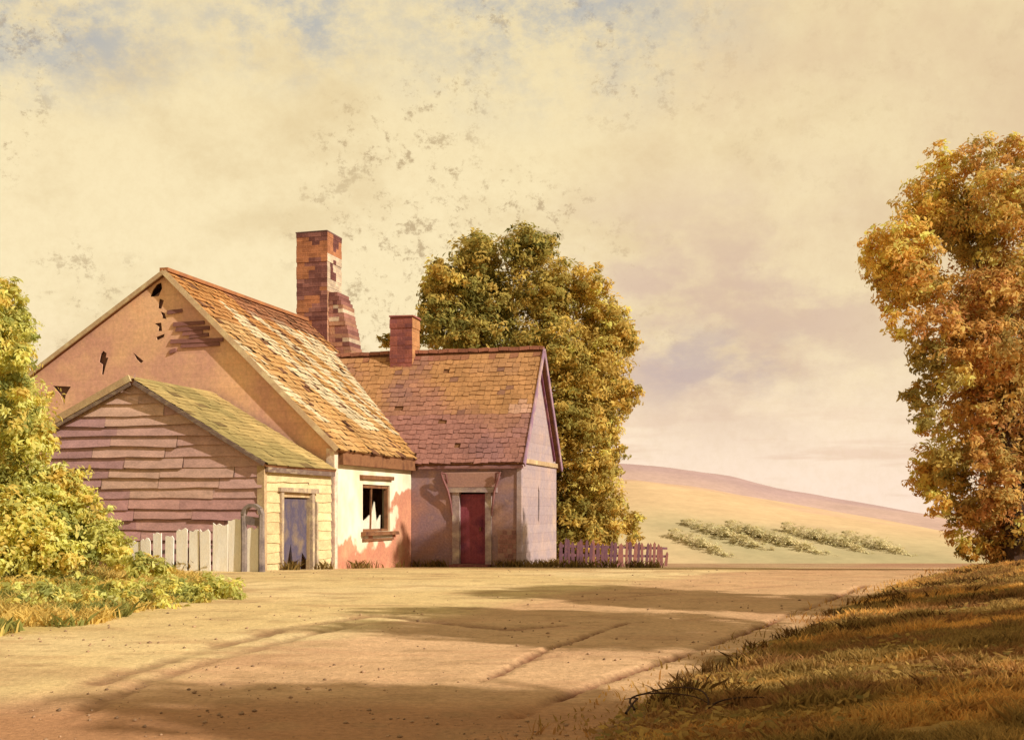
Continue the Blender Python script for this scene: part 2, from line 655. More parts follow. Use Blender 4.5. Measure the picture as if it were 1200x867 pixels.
# loose lapped boards still hanging high on the gable's right side
mb = MB()
for k, (x0, x1, y) in enumerate([(203, 240, 380), (206, 246, 386), (214, 238, 391), (222, 245, 394), (200, 262, 400), (212, 258, 405), (196, 214, 366), (199, 207, 412)]):
    (a, z), (b, z2) = gpt(x0, y), gpt(x1, y - 2)
    mb.hexa([(a, -.05, z - .07), (b, -.045, z2 - .06), (b, -.002, z2 - .05), (a, -.002, z - .06),
             (a + .03, -.03, z + .05), (b - .03, -.025, z2 + .05), (b, -.002, z2 + .05), (a, -.002, z + .05)], tone(c(150, 96, 82), .2))
mb.build("loose_board", attr_board, barn, recalc=True)

# side wall: white plaster gone at the foot and towards the far end
def side_material():
    m = wash("peeling_whitewash", [c(226, 152, 104), c(204, 128, 92), c(214, 160, 112)], scale=.9, gran=.2, gscale=12)
    nt = m.node_tree
    N, L = nt.nodes, nt.links
    bs = next(n for n in N if n.type == "BSDF_PRINCIPLED")
    old = bs.inputs["Base Color"].links[0].from_socket
    tc = N.new("ShaderNodeTexCoord")
    sp = N.new("ShaderNodeSeparateXYZ")
    L.new(tc.outputs["Object"], sp.inputs[0])
    nz = N.new("ShaderNodeTexNoise")
    nz.inputs["Scale"].default_value = 1.3
    nz.inputs["Detail"].default_value = 7
    L.new(tc.outputs["Object"], nz.inputs["Vector"])

    def M(op, a, b, cc=None):
        x = N.new("ShaderNodeMath")
        x.operation = op
        for k, v in enumerate((a, b, cc)):
            if v is None:
                continue
            if isinstance(v, (int, float)):
                x.inputs[k].default_value = v
            else:
                L.new(v, x.inputs[k])
        return x.outputs[0]
    n = M("MULTIPLY_ADD", nz.outputs["Fac"], 2.2, -1.1)
    low = M("SUBTRACT", .75, sp.outputs["Z"])                    # >0 near the foot
    far = M("MULTIPLY_ADD", sp.outputs["Y"], .55, -2.55)         # >0 towards the far end
    far = M("SUBTRACT", far, M("MULTIPLY", M("MAXIMUM", M("SUBTRACT", sp.outputs["Z"], 1.9), 0.0), 1.6))
    v = M("ADD", M("MAXIMUM", low, far), n)
    mr = N.new("ShaderNodeMapRange")
    mr.inputs["From Min"].default_value = -.05
    mr.inputs["From Max"].default_value = .12
    L.new(v, mr.inputs["Value"])
    x = N.new("ShaderNodeMix")
    x.data_type = "RGBA"
    L.new(mr.outputs[0], x.inputs[0])
    rp = N.new("ShaderNodeValToRGB")
    rp.color_ramp.elements[0].position = .35
    rp.color_ramp.elements[0].color = (*c(228, 206, 160), 1)
    rp.color_ramp.elements[1].position = .6
    rp.color_ramp.elements[1].color = (*c(248, 230, 190), 1)
    L.new(nz.outputs["Fac"], rp.inputs[0])
    L.new(rp.outputs[0], x.inputs[6])
    L.new(old, x.inputs[7])
    L.new(x.outputs[2], bs.inputs["Base Color"])
    return m


WY0, WY1, WZ0, WZ1 = 2.2, 4.45, 1.02, 2.42
mb = MB()
mb.panel([(.125, -.8), (6.4, -.8), (6.4, EV - .02), (.125, EV - .02)], [[(WY0, WZ0), (WY1, WZ0), (WY1, WZ1), (WY0, WZ1)]], lambda u, w, d: (-d, u, w), .25)
mb.build("side_wall", side_material(), barn, recalc=True)
win = MB()
for y0, y1, z0, z1 in ((WY0, WY0 + .12, WZ0, WZ1), (WY1 - .10, WY1, WZ0, WZ1), (WY0 + .12, WY1 - .10, WZ1 - .1, WZ1), (WY0 + .12, WY1 - .10, WZ0, WZ0 + .08)):
    win.box(-.16, -.05, y0, y1, z0, z1, jit=.01)
win.bar((-.1, 3.05, WZ0 + .08), (-.1, 3.12, WZ1 - .1), .05, .05, up=Vector((0, 1, 0)))
wn = win.build("window", timber_brown, barn)
mb = MB()
mb.panel([(WY0 + .12, WZ0 + .08), (WY0 + 1.72, WZ0 + .08), (WY0 + 1.75, 1.52), (WY0 + 1.42, 1.30), (WY0 + 1.26, 1.92), (WY0 + 1.02, 1.58), (WY0 + .62, 1.42), (WY0 + .36, 1.34), (WY0 + .14, 1.5)], [], lambda u, w, d: (-.12 - d, u, w), .03)
mb.build("broken_panel", wash("dusty_white_panel", [c(240, 224, 190), c(222, 200, 164)], scale=3), wn, recalc=True)
mb = MB()
mb.box(-.02, .14, WY0 - .15, WY1 + .45, WZ0 - .11, WZ0 - .002, jit=.012)
mb.box(-.02, .07, WY0 - .05, WY1 + .2, WZ0 - .27, WZ0 - .2, jit=.012)
mb.build("sill", timber_brown, wn)
mb = MB()
mb.box(-.02, .10, WY0 - .25, WY1 + .1, WZ1 + .16, WZ1 + .27, jit=.012)
mb.build("lintel", timber_brown, wn)
mb = MB()
mb.box(-3.0, -2.9, .3, 6.2, -.5, 3.3)
mb.build("inner_wall", dark_in, barn)
mb = MB()
mb.box(.02, .20, .3, 6.38, EV - .52, EV - .14, jit=.012)
mb.build("eaves_beam", timber_brown, barn)
mb = MB()
mb.box(-.17, .09, -.06, .122, -.6, EV - .1, jit=.015)
mb.build("corner_post", wash("pink_flaking_paint", [c(214, 140, 124), c(238, 206, 168), c(190, 110, 104)], scale=1.8, detail=3), barn)
mb = MB()
mb.box(LX, LX + .2, .14, LEN, -.8, LZ - .05)
mb.build("back_wall", plaster, barn)
mb = MB()
mb.panel(gout, [], lambda u, w, d: (u, LEN - .14 + d, w), .12)
mb.build("rear_gable", plaster, barn, recalc=True)

# barn roof
un = Vector((-1, 0, SL)).normalized()
nr = Vector((SL, 0, 1)).normalized()
ln = Vector((1, 0, .632)).normalized()
nl = Vector((-.632, 0, 1)).normalized()
eav = Vector((.26, -.14, EV - .26 * SL + .10))
slope_len = (Vector((RX, -.14, RZ + .10)) - eav).length
mb = MB()
th = .07
for n_, e0, e1 in ((nr, Vector((.24, 0, EV - .24 * SL + .08)), Vector((RX, 0, RZ + .08))), (nl, Vector((LX - .3, 0, LZ - .19 + .08)), Vector((RX, 0, RZ + .08)))):
    p = []
    for q in (e0 - n_ * th, e0, e1, e1 - n_ * th):
        p.append(q)
    a, b, c2, d = p
    y0, y1 = -.12, LEN + .1
    mb.hexa([(a.x, y0, a.z), (d.x, y0, d.z), (d.x, y1, d.z), (a.x, y1, a.z), (b.x, y0, b.z), (c2.x, y0, c2.z), (c2.x, y1, c2.z), (b.x, y1, b.z)])
roof = mb.build("roof", timber_brown, barn, recalc=True)

OCH, OCH2, ORG, WHT, BRN, RED = c(202, 144, 72), c(212, 160, 94), c(194, 124, 56), c(226, 200, 150), c(126, 80, 50), c(150, 90, 64)


def barn_tile(u, v):
    t = v / slope_len                     # 0 eave, 1 ridge
    n = float(fbm(u, v * .8, .55, 51))
    n2 = float(fbm(u * 1.6 + v, v * .35, .8, 52))
    col = mixc(OCH2, OCH, sstep(.3, .7, n))
    if t > .72:
        col = mixc(col, ORG, .75)
    w = 1.0 - abs(t - .52) / .36
    if w > 0 and n2 > .585 - .06 * w:
        col = mixc(col, WHT, .78)
    if t > .86 and u > 3.5 and u < 9.5:
        col = mixc(col, RED, .7)
    r = random.random()
    if r < (.10 if t > .6 else .05):
        col = BRN
    if 5.8 < u < 12 and v > 2.8 and abs(u - (6.4 + 2.55 * (v / 3.5) * .69) - .2) < .35 and t < .92 and n > .42:
        col = mixc(col, WHT, .8)
    return tone(col, .12)


mb = MB()
tile_rows(mb, int(slope_len / .24), .24, .26, eav, un, (0, 1, 0), nr, lambda v: 0, lambda v: LEN + .2, barn_tile, miss=.012, jit=.035, lift=.045)
mb.build("front_tiles", attr_tile, roof)
mb = MB()
eal = Vector((LX - .32, -.14, LZ - .2 + .10))
sl2 = (Vector((RX, -.14, RZ + .10)) - eal).length
tile_rows(mb, int(sl2 / .3), .3, .42, eal, ln, (0, 1, 0), nl, lambda v: 0, lambda v: LEN + .2, lambda u, v: tone(OCH, .2))
mb.build("back_tiles", attr_tile, roof)
mb = MB()
mb.bar((RX, -.15, RZ + .13), (RX, LEN + .1, RZ + .13), .26, .1)
mb.build("ridge_tiles", wash("ridge_clay", [c(190, 120, 60), c(150, 92, 60)], scale=2), roof)
mb = MB()
mb.bar((.2, -.16, EV - .2 * SL + .06), (RX, -.16, RZ + .06), .04, .15, up=Vector((0, -1, .2)).cross(un))
mb.bar((LX - .3, -.16, LZ - .19 + .06), (RX, -.16, RZ + .06), .04, .13, up=Vector((0, -1, .2)).cross(ln))
mb.build("bargeboard", timber_cream, roof)

# the great chimney astride the ridge
brick_mat = wash("old_brick", attr=True, scale=1.5, mottle=.25, gran=.25, gscale=16, brick=(.42, .15, .018), bump=.5)


def brick_shell(mb, x0, x1, y0, y1, z0, z1, colf, ch=.15, taper=0.0):
    """courses of brickwork, each course split into blocks of its own tone"""
    z = z0
    while z < z1 - .01:
        h = min(ch, z1 - z)
        e = random.uniform(-.012, .012)
        xa, xb, ya, yb = x0 - e, x1 + e, y0 - e, y1 + e
        n = max(2, int((xb - xa) / .24))
        for k in range(n):
            a, b = xa + (xb - xa) * k / n, xa + (xb - xa) * (k + 1) / n
            mb.face([(a, ya, z), (b, ya, z), (b, ya, z + h), (a, ya, z + h)], colf("f", (a + b) / 2, z))
            mb.face([(b, yb, z), (a, yb, z), (a, yb, z + h), (b, yb, z + h)], colf("b", (a + b) / 2, z))
        n = max(2, int((yb - ya) / .24))
        for k in range(n):
            a, b = ya + (yb - ya) * k / n, ya + (yb - ya) * (k + 1) / n
            mb.face([(xb, a, z), (xb, b, z), (xb, b, z + h), (xb, a, z + h)], colf("s", (a + b) / 2, z))
            mb.face([(xa, b, z), (xa, a, z), (xa, a, z + h), (xa, b, z + h)], colf("l", (a + b) / 2, z))
        mb.face([(xa, ya, z + h), (xb, ya, z + h), (xb, yb, z + h), (xa, yb, z + h)], colf("f", 0, z))
        mb.face([(xa, ya, z), (xa, yb, z), (xb, yb, z), (xb, ya, z)], colf("f", 0, z))
        z += h


BR_O, BR_D, BR_P, BR_C, BR_S = c(186, 116, 72), c(118, 70, 60), c(172, 112, 94), c(214, 184, 146), c(186, 132, 94)
CH = (RX - .36, RX + .84, 9.5, 10.8)


def stack_col(side, u, z):
    t = (z - 7) / 5.0
    n = float(fbm(u * .8, z, 1.5, 61 if side == "f" else 63, 3))
    if side == "s":
        col = BR_O if t > .78 else (BR_C if .5 < t <= .78 else BR_S)
        if n > .56 and t > .36:
            col = BR_D
    else:
        col = BR_O if (t > .6 or n > .5) else BR_P
        if n < .44:
            col = mixc(BR_D, BR_P, random.random() * .5)
        elif n > .66:
            col = BR_C
    return tone(col, .15)


mb = MB()
brick_shell(mb, CH[0], CH[1], CH[2], CH[3], 5.5, 11.65, stack_col)
chim = mb.build("chimney", brick_mat, barn, recalc=False)
tag_part = chim
chim["label"] = "tall chimney of patchy orange and purple brick with a sloping shoulder"
mb = MB()
# shoulder: sloping-sided lower stage on the far side of the stack
x0, x1 = CH[1] + .015, CH[1] + .50
for k in range(26):
    z0, z1 = 5.6 + k * .15, 5.6 + (k + 1) * .15
    q = lambda z: x1 + max(0, (9.1 - z)) * .2 - max(0, z - 9.0) * .45
    e = random.uniform(-.018, .018)
    xs_ = [x0] + [x0 + (q(z0) + e - x0) * t for t in (.3, .66, 1)]
    for xa, xb in zip(xs_[:-1], xs_[1:]):
        col = mixc(BR_S, BR_P, random.random())
        if random.random() < .16 or k > 23:
            col = mixc(BR_D, BR_P, random.random() * .6)
        elif random.random() < .1:
            col = BR_C
        mb.hexa([(xa, 9.62 + e, z0), (xb, 9.62 + e, z0), (xb, 10.7, z0), (xa, 10.7, z0), (xa, 9.62 + e, z1), (xb, 9.62 + e, z1), (xb, 10.7, z1), (xa, 10.7, z1)], tone(col, .12))
mb.build("shoulder", brick_mat, chim)
mb = MB()
mb.box(CH[0] - .02, CH[1] + .02, CH[2] - .02, CH[3] + .02, 11.652, 11.70, jit=.015)
mb.build("coping", wash("sooty_coping", [c(140, 92, 70), c(104, 80, 74)]), chim)

# ---- shed in front of the barn gable
SF, SAX, SAZ, SLX, SLZ, SEV = -4.25, -3.52, 4.84, -6.1, 3.62, 2.78
shed = empty("shed", W(0, SF), -A15)
tag(shed, "low lapped-board shed with mauve gable and pale end wall built against the barn", "shed")
MAU, MAU2, MAU3 = c(208, 158, 140), c(220, 172, 142), c(190, 140, 132)


def shed_left(z):
    return SLX if z < SLZ else SLX + (z - SLZ) / (SAZ - SLZ) * (SAX - SLX)


def shed_right(z):
    return 0 if z < SEV else 0 + (z - SEV) / (SAZ - SEV) * SAX


def mau(u, z):
    n = float(fbm(u, z, .6, 71))
    col = mixc(MAU3, MAU2, sstep(.3, .7, n))
    if z < 1.8:
        col = mixc(col, c(204, 142, 130), .6)
    return tone(col, .10)


mb = MB()
board_rows(mb, np.arange(-.4, SAZ, .26), shed_left, shed_right, lambda u, z, d: (u, -d, z), mau, bh=.26, out=.055, miss=.0, piece=2.2)
gb = mb.build("gable_boarding", attr_board, shed)
mb = MB()
mb.panel([(SLX, -.7), (0, -.7), (0, SEV), (SAX, SAZ), (SLX, SLZ)], [[(-3.35, 3.98), (-3.28, 4.1), (-3.24, 3.98), (-3.3, 3.86)]], lambda u, w, d: (u, .004 + d, w), .1)
mb.build("gable_wall", dark_in, shed, recalc=True)
CRM, CRM2 = c(238, 206, 142), c(222, 184, 122)
DY0, DY1, DZ = 1.02, 2.72, 1.98
mb = MB()
board_rows(mb, np.arange(-.4, SEV - .1, .25), lambda z: .10, lambda z: 4.1, lambda u, z, d: (d, u, z), lambda u, z: tone(mixc(CRM, CRM2, float(vnoise(u, z, 1.2, 5))), .07),
           holes=[(DY0 - .14, DY1 + .30, -1, DZ + .14)], bh=.25, out=.035, miss=.0)
mb.build("end_boarding", attr_board, shed)
mb = MB()
mb.panel([(.105, -.7), (4.1, -.7), (4.1, SEV - .03), (.105, SEV - .03)], [[(DY0, -.3), (DY1, -.3), (DY1, DZ), (DY0, DZ)]], lambda u, w, d: (-.004 - d, u, w), .1)
mb.build("end_wall", timber_cream, shed, recalc=True)
mb = MB()
mb.box(-.12, .06, -.06, .10, -.6, SEV - .05, jit=.012)
mb.build("corner_post", timber_cream, shed)
mb = MB()
mb.box(-.12, .08, DY0 - .14, DY0, -.3, DZ + .12, jit=.01)
mb.box(-.12, .09, DY1, DY1 + .13, -.3, DZ + .12, jit=.01)
mb.box(-.12, .12, DY0 - .25, DY1 + .36, DZ + .125, DZ + .24, jit=.012)
mb.box(-.05, .10, DY1 + .20, DY1 + .30, -.3, DZ - .1, jit=.02)
fr = mb.build("door_frame", wash("greyed_cream_frame", [c(216, 184, 128), c(168, 138, 110), c(226, 196, 140)], scale=3), shed)
mb = MB()
bot = [(DY0 + .02, .55), (DY0 + .2, .1), (DY0 + .42, .0), (DY0 + .6, .5), (DY0 + .72, .8), (DY0 + .82, .35), (DY0 + 1.1, .15), (DY0 + 1.3, .05), (DY0 + 1.4, .55), (DY0 + 1.68, .35)]
mb.panel([(DY0 + .02, DZ - .03)] + bot + [(DY0 + 1.68, DZ - .03)], [], lambda u, w, d: (-.08 - d, u, w), .05)
dr = mb.build("door", wash("faded_blue_door", [c(118, 96, 86), c(94, 82, 96), c(142, 116, 90)], scale=1.6, detail=3, boards=(.3, 9, .012)), shed, recalc=True)
dr["label"] = "faded violet-blue plank door rotted to points at the bottom"
mb = MB()
mb.box(-1.6, -1.5, .2, 4.0, -.3, 2.6)
mb.build("inner_wall", dark_in, shed)
# roof of the shed
SS = (SAZ - SEV) / -SAX
SS2 = (SAZ - SLZ) / (SAX - SLX)
us, ns = Vector((-1, 0, SS)).normalized(), Vector((SS, 0, 1)).normalized()
us2, ns2 = Vector((1, 0, SS2)).normalized(), Vector((-SS2, 0, 1)).normalized()
mb = MB()
for n_, e0, e1 in ((ns, Vector((.18, 0, SEV - .18 * SS + .07)), Vector((SAX, 0, SAZ + .07))), (ns2, Vector((SLX - .2, 0, SLZ - .2 * SS2 + .07)), Vector((SAX, 0, SAZ + .07)))):
    a, b, c2, d = e0 - n_ * .06, e0, e1, e1 - n_ * .06
    mb.hexa([(a.x, -.14, a.z), (d.x, -.14, d.z), (d.x, 4.08, d.z), (a.x, 4.08, a.z), (b.x, -.14, b.z), (c2.x, -.14, c2.z), (c2.x, 4.08, c2.z), (b.x, 4.08, b.z)])
sroof = mb.build("roof", timber_brown, shed, recalc=True)
SG, SG2, SG3 = c(186, 154, 80), c(202, 164, 92), c(162, 136, 74)


def shed_tile(u, v):
    n = float(fbm(u, v, .7, 81))
    col = mixc(SG3, SG2, sstep(.25, .7, n))
    if random.random() < .03:
        col = c(128, 100, 56)
    return tone(col, .07)


sl = (Vector((SAX, 0, SAZ)) - Vector((.2, 0, SEV - .2 * SS))).length
mb = MB()
tile_rows(mb, int(sl / .22) + 1, .22, .5, (.2, -.16, SEV - .2 * SS + .09), us, (0, 1, 0), ns, lambda v: 0, lambda v: 4.22, shed_tile, lift=.025, jit=.015)
mb.build("mossy_tiles", attr_tile, sroof)
mb = MB()
sl2 = (Vector((SAX, 0, SAZ)) - Vector((SLX - .22, 0, SLZ - .22 * SS2))).length
tile_rows(mb, int(sl2 / .3), .3, .5, (SLX - .22, -.16, SLZ - .22 * SS2 + .09), us2, (0, 1, 0), ns2, lambda v: 0, lambda v: 4.22, shed_tile, lift=.025)
mb.build("back_tiles", attr_tile, sroof)
mb = MB()
mb.bar((SLX - .3, -.19, SLZ - .3 * SS2 + .09), (SAX, -.19, SAZ + .09), .05, .17, up=Vector((0, -1, 0)).cross(us2))
bb = mb.build("bargeboard", timber_cream, sroof)
mb = MB()
mb.bar((.12, -.18, SEV - .12 * SS + .05), (SAX + .1, -.18, SAZ + .03 - .1 * SS), .03, .10, up=Vector((0, -1, 0)).cross(us))
mb.bar((SLX - .12, -.17, SLZ - .12 * SS2 - .06), (SAX, -.17, SAZ - .06), .04, .09, up=Vector((0, -1, 0)).cross(us2))
mb.build("bargeboard", timber_grey, sroof)
mb = MB()
mb.box(.03, .16, -.02, 4.05, SEV - .2, SEV - .08, jit=.01)
mb.build("eaves_board", timber_grey, shed)

# ---- cottage: long side to the viewer, gable to the right
CX, CF, CB, CRY, CRZ, CEV = 3.68, 6.41, 11.47, 8.94, 7.0, 3.3
cot = empty("cottage", W(0, CF), -A15)
tag(cot, "small mauve cottage with crimson door and steep rusty tiled roof", "cottage")
cy = lambda y: y - CF
cott_mat = wash("mauve_plaster", [c(194, 144, 114), c(170, 126, 108), c(152, 118, 116), c(200, 150, 112)], scale=.9, detail=7, gran=.25, gscale=14, bump=.3)
lilac = wash("lilac_plaster", [c(200, 164, 142), c(174, 148, 142), c(208, 172, 140)], boards=(80, .30, .012), scale=.7, detail=6, gran=.2, gscale=14)
# door opening
DX0, DX1, DZ0, DZ1 = 1.52, 2.66, -.2, 2.24
mb = MB()
mb.panel([(.004, -.9), (CX - .12, -.9), (CX - .12, CEV - .02), (.004, CEV - .02)], [[(DX0, -.15), (DX1, -.15), (DX1, DZ1), (DX0, DZ1)]], lambda u, w, d: (u, d, w), .2)
mb.build("front_wall", cott_mat, cot, recalc=True)
mb = MB()
hd = CB - CF
slit = [(2.30, 1.35), (2.46, 1.22), (2.52, 1.7), (2.50, 2.3), (2.36, 2.5), (2.34, 2.0)]
mb.panel([(.0, -.9), (hd, -.9), (hd, CEV), (hd / 2, CRZ), (.0, CEV)], [slit], lambda u, w, d: (CX - d, u, w), .118)
mb.build("end_wall", lilac, cot, recalc=True)
mb = MB()
mb.box(CX - .9, CX - .8, .3, hd - .3, -.5, 3.2)
mb.box(.3, CX - 1, 1.4, 1.5, -.5, 3.2)
mb.build("inner_wall", dark_in, cot)
mb = MB()
mb.box(.0, CX - .12, hd - .2, hd, -.9, CEV - .02)
mb.build("back_wall", cott_mat, cot)
# brick foot showing through the plaster right of the door
mb = MB()
mb.box(2.93, 3.54, -.008, -.002, -.03, 1.06, c(176, 130, 108))
for k in range(7):
    z0 = .0 + k * .15
    for q in range(4):
        x0 = 2.95 + q * .15 + (k % 2) * .05
        if random.random() < .75:
            mb.box(x0, x0 + .135, -.02, -.0085, z0, z0 + .125, tone(c(160, 108, 92), .2), jit=.006)
mb.build("bare_brick_patch", attr_board, cot)
# door, frame and hood
mb = MB()
mb.panel([(DX0 + .13, DZ0 + .15), (DX1 - .13, DZ0 + .15), (DX1 - .13, DZ1 - .06), (DX0 + .13, DZ1 - .06)], [], lambda u, w, d: (u, .10 + d, w), .05)
door = mb.build("door", wash("crimson_door", [c(138, 56, 66), c(156, 74, 78), c(108, 48, 66)], scale=1.4, detail=4, boards=(.2, 9, .012), gran=.2), cot, recalc=True)
mb = MB()
mb.box(DX1 - .36, DX1 - .30, .045, .099, 1.0, 1.12)
mb.build("handle", timber_brown, door)
frm = wash("pale_grey_frame", [c(198, 168, 140), c(160, 130, 120), c(212, 186, 150)], scale=2)
mb = MB()
mb.box(DX0 - .10, DX0 + .13, -.07, .14, -.3, DZ1, jit=.01)
mb.box(DX1 - .13, DX1 + .06, -.07, .14, -.3, DZ1, jit=.01)
mb.box(DX0 - .28, DX1 + .26, -.13, .14, DZ1 + .004, DZ1 + .14, jit=.012)
mb.build("door_frame", frm, cot)
brm = wash("maroon_bracket", [c(136, 80, 74), c(152, 100, 88)])
for x, s in ((DX0 - .12, -1), (DX1 + .10, 1)):
    mb = MB()
    mb.tube([(x - s * .02, -.06, DZ1 - .75), (x + s * .03, -.09, DZ1 - .3), (x + s * .10, -.16, DZ1 + .05), (x + s * .24, -.22, DZ1 + .42), (x + s * .30, -.22, DZ1 + .62)], [.025, .035, .04, .042, .03], 6)
    mb.tube([(x + s * .3, -.22, DZ1 + .62), (x + s * .16, -.2, DZ1 + .6), (x + s * .12, -.12, DZ1 + .3)], [.035, .035, .03], 6)
    mb.build("hood_bracket", brm, cot)
mb = MB()
mb.hexa([(DX0 - .25, -.10, DZ1 + .16), (DX1 + .23, -.10, DZ1 + .16), (DX1 + .23, -.003, DZ1 + .16), (DX0 - .25, -.003, DZ1 + .16),
         (DX0 - .42, -.12, DZ1 + .62), (DX1 + .40, -.12, DZ1 + .62), (DX1 + .40, -.003, DZ1 + .68), (DX0 - .42, -.003, DZ1 + .68)])
mb.build("door_hood", wash("hood_plaster", [c(190, 140, 112), c(170, 124, 108)], scale=1.5), cot, recalc=True)
mb = MB()
mb.box(DX0 - .05, DX1 + .1, -.62, -.08, -.9, -.06, jit=.03)
mb.box(DX0 - .3, DX1 + .35, -1.05, -.64, -.9, -.19, jit=.04)
mb.build("doorstep", wash("reddish_step", [c(150, 88, 72), c(120, 66, 62), c(178, 120, 92)], scale=3), cot)
# frame members of the gable end
mb = MB()
red = wash("crimson_timber", [c(158, 84, 86), c(126, 74, 100), c(182, 118, 110)], scale=1.2)
pr = hd / 2
mb.bar((CX + .02, .45, CEV + .1), (CX + .02, pr - .05, CRZ - .75), .05, .12, up=Vector((1, 0, 0)))
mb.bar((CX + .02, hd - .45, CEV + .1), (CX + .02, pr + .05, CRZ - .75), .05, .12, up=Vector((1, 0, 0)))
mb.build("gable_strut", red, cot)
mb = MB()
mb.box(CX + .003, CX + .07, -.05, hd + .05, CEV - .12, CEV + .02, jit=.008)
mb.build("tie_beam", timber_cream, cot)
mb = MB()
mb.box(CX - .118, CX + .04, -.04, .12, -.8, CEV - .13, jit=.01)
mb.build("corner_post", lilac, cot)
# roof
CS = (CRZ - CEV) / (CRY - CF)
ucf, ncf = Vector((0, 1, CS)).normalized(), Vector((0, -CS, 1)).normalized()
ucb, ncb = Vector((0, -1, CS)).normalized(), Vector((0, CS, 1)).normalized()
ov = .16
valley = lambda z: -(max(z, EV) - EV) / SL - .05
mb = MB()
XE = CX + .14
for sgn, n_ in ((1, ncf), (-1, ncb)):
    ye, yr = (-ov, pr) if sgn == 1 else (hd + ov, pr)
    ze, zr = CEV - ov * CS + .08, CRZ + .08
    o_ = n_ * -.07
    q = [Vector((.15, ye, ze)), Vector((XE, ye, ze)), Vector((XE, yr, zr)), Vector((valley(zr) - .1, yr, zr))]
    mb.hexa([p + o_ for p in q] + q)
croof = mb.build("roof", timber_brown, cot, recalc=True)
csl = math.hypot(pr + ov, CRZ - CEV + ov * CS)
CR1, CR2, CR3, CR4 = c(190, 130, 84), c(176, 118, 90), c(134, 100, 98), c(196, 136, 78)


def cot_tile(u, v):
    t = v / csl
    n = float(fbm(u, v, .6, 91))
    n2 = float(fbm(u, v, .9, 92))
    col = mixc(CR2, CR4, sstep(.35, .6, n + .35 * (t - .45)))
    left = 1 - sstep(-3, .2, u + 3.2 * t)
    col = mixc(col, CR3, .85 * max(float(left), float(sstep(.5, .7, n2)) * (1 - t)))
    if t < .38:
        col = mixc(col, c(170, 112, 98), .6)
    if t > .9 and random.random() < .4:
        col = mixc(col, c(150, 84, 66), .6)
    if u > 2.2 and .4 < t < .75 and n2 > .5:
        col = mixc(col, c(226, 170, 136), .6)
    if random.random() < .025:
        col = mixc(col, c(116, 76, 74), .6)
    return tone(col, .11)


def zat(v):
    return CEV - ov * CS + .08 + v * ucf.z


mb = MB()
tile_rows(mb, int(csl / .2), .2, .24, (0, -ov - .02, CEV - ov * CS + .10), ucf, (1, 0, 0), ncf, lambda v: valley(zat(v)) - .12 if zat(v) > EV else .18, lambda v: XE + .02, cot_tile, lift=.03, miss=.008, jit=.03)
mb.build("front_tiles", attr_tile, croof)
mb = MB()
tile_rows(mb, int(csl / .3), .3, .4, (0, hd + ov + .02, CEV - ov * CS + .10), ucb, (1, 0, 0), ncb, lambda v: valley(zat(v)) - .12 if zat(v) > EV else .2, lambda v: XE + .02, cot_tile)
mb.build("back_tiles", attr_tile, croof)
mb = MB()
x = valley(CRZ) - .1
while x < XE:
    mb.bar((x, pr, CRZ + .13 + random.uniform(-.02, .025)), (min(x + .34, XE), pr, CRZ + .13 + random.uniform(-.02, .025)), .22, .12, col=tone(c(166, 104, 76), .2))
    x += .36
mb.build("ridge_tiles", attr_tile, croof)
mb = MB()
mb.bar((XE + .03, -ov - .02, CEV - ov * CS + .04), (XE + .03, pr, CRZ + .06), .04, .2, up=Vector((1, 0, 0)).cross(ucf))
mb.bar((XE + .03, hd + ov + .02, CEV - ov * CS + .04), (XE + .03, pr, CRZ + .06), .04, .2, up=Vector((1, 0, 0)).cross(ucb))
mb.build("bargeboard", wash("lilac_bargeboard", [c(190, 148, 140), c(150, 110, 128), c(208, 168, 140)], scale=1.3), croof)
mb = MB()
mb.box(.3, XE - .05, -ov + .02, -.01, CEV - .3, CEV - .2, jit=.01)
mb.build("eaves_board", wash("mauve_timber", [c(168, 116, 96), c(150, 104, 104)]), cot)
# small chimney on the cottage ridge
k = (474 - HX) / F
xx = (k * (O.y + AX.y * CRY) - (O.x + AX.x * CRY)) / (BX.x - k * BX.y)
mb = MB()
brick_shell(mb, xx - .40, xx + .42, pr - .38, pr + .42, CRZ - 1.0, CRZ + 1.32, lambda s, u, z: tone(c(198, 134, 78) if s == "s" else mixc(c(146, 84, 78), c(170, 96, 76), random.random()), .1))
ch2 = mb.build("chimney", brick_mat, cot)
ch2["label"] = "short square purple-brown brick chimney on the ridge"
mb = MB()
mb.box(xx - .43, xx + .45, pr - .41, pr + .45, CRZ + 1.321, CRZ + 1.39, jit=.02)
mb.build("coping", wash("red_coping", [c(176, 98, 72), c(132, 76, 76)]), ch2)

# ------------------------------------------------------------------ fences
# white plank fence in front of the shed gable
PF = -4.95


def fence_b(px):
    k = (px - HX) / F
    return (k * (O.y + AX.y * PF) - (O.x + AX.x * PF)) / (BX.x - k * BX.y)


fe = empty("plank_fence", W(fence_b(235), PF), -A15)
fe.location.z = 0
tag(fe, "broken white plank fence standing in front of the mauve shed gable", "fence")
fb0 = fence_b(235)
white = wash("flaking_whitewash_plank", [c(255, 246, 218), c(250, 232, 200), c(255, 250, 230)], scale=1.2, stretch=(3, 3, .6), gran=.15)
grey_pl = wash("grey_plank", [c(160, 136, 116), c(126, 104, 96), c(190, 164, 130)], scale=1.5, stretch=(3, 3, .6))
pl, slats = [], []
px = 151.0
while px < 278:
    wpx = random.uniform(8.5, 13.5) * (1 + (px - 150) / 300)
    t = (px - 150) / 130
    top = 634 - 28 * t + random.uniform(-5, 5)
    (slats if random.random() < .2 and px < 232 else pl).append((px, min(px + wpx, 283), top, 676 - 7 * t, random.uniform(-.015, .02), random.uniform(-.03, .10)))
    px += wpx + random.uniform(1.2, 3.5)
slats = [q[:4] + (.0, .04) for q in slats]
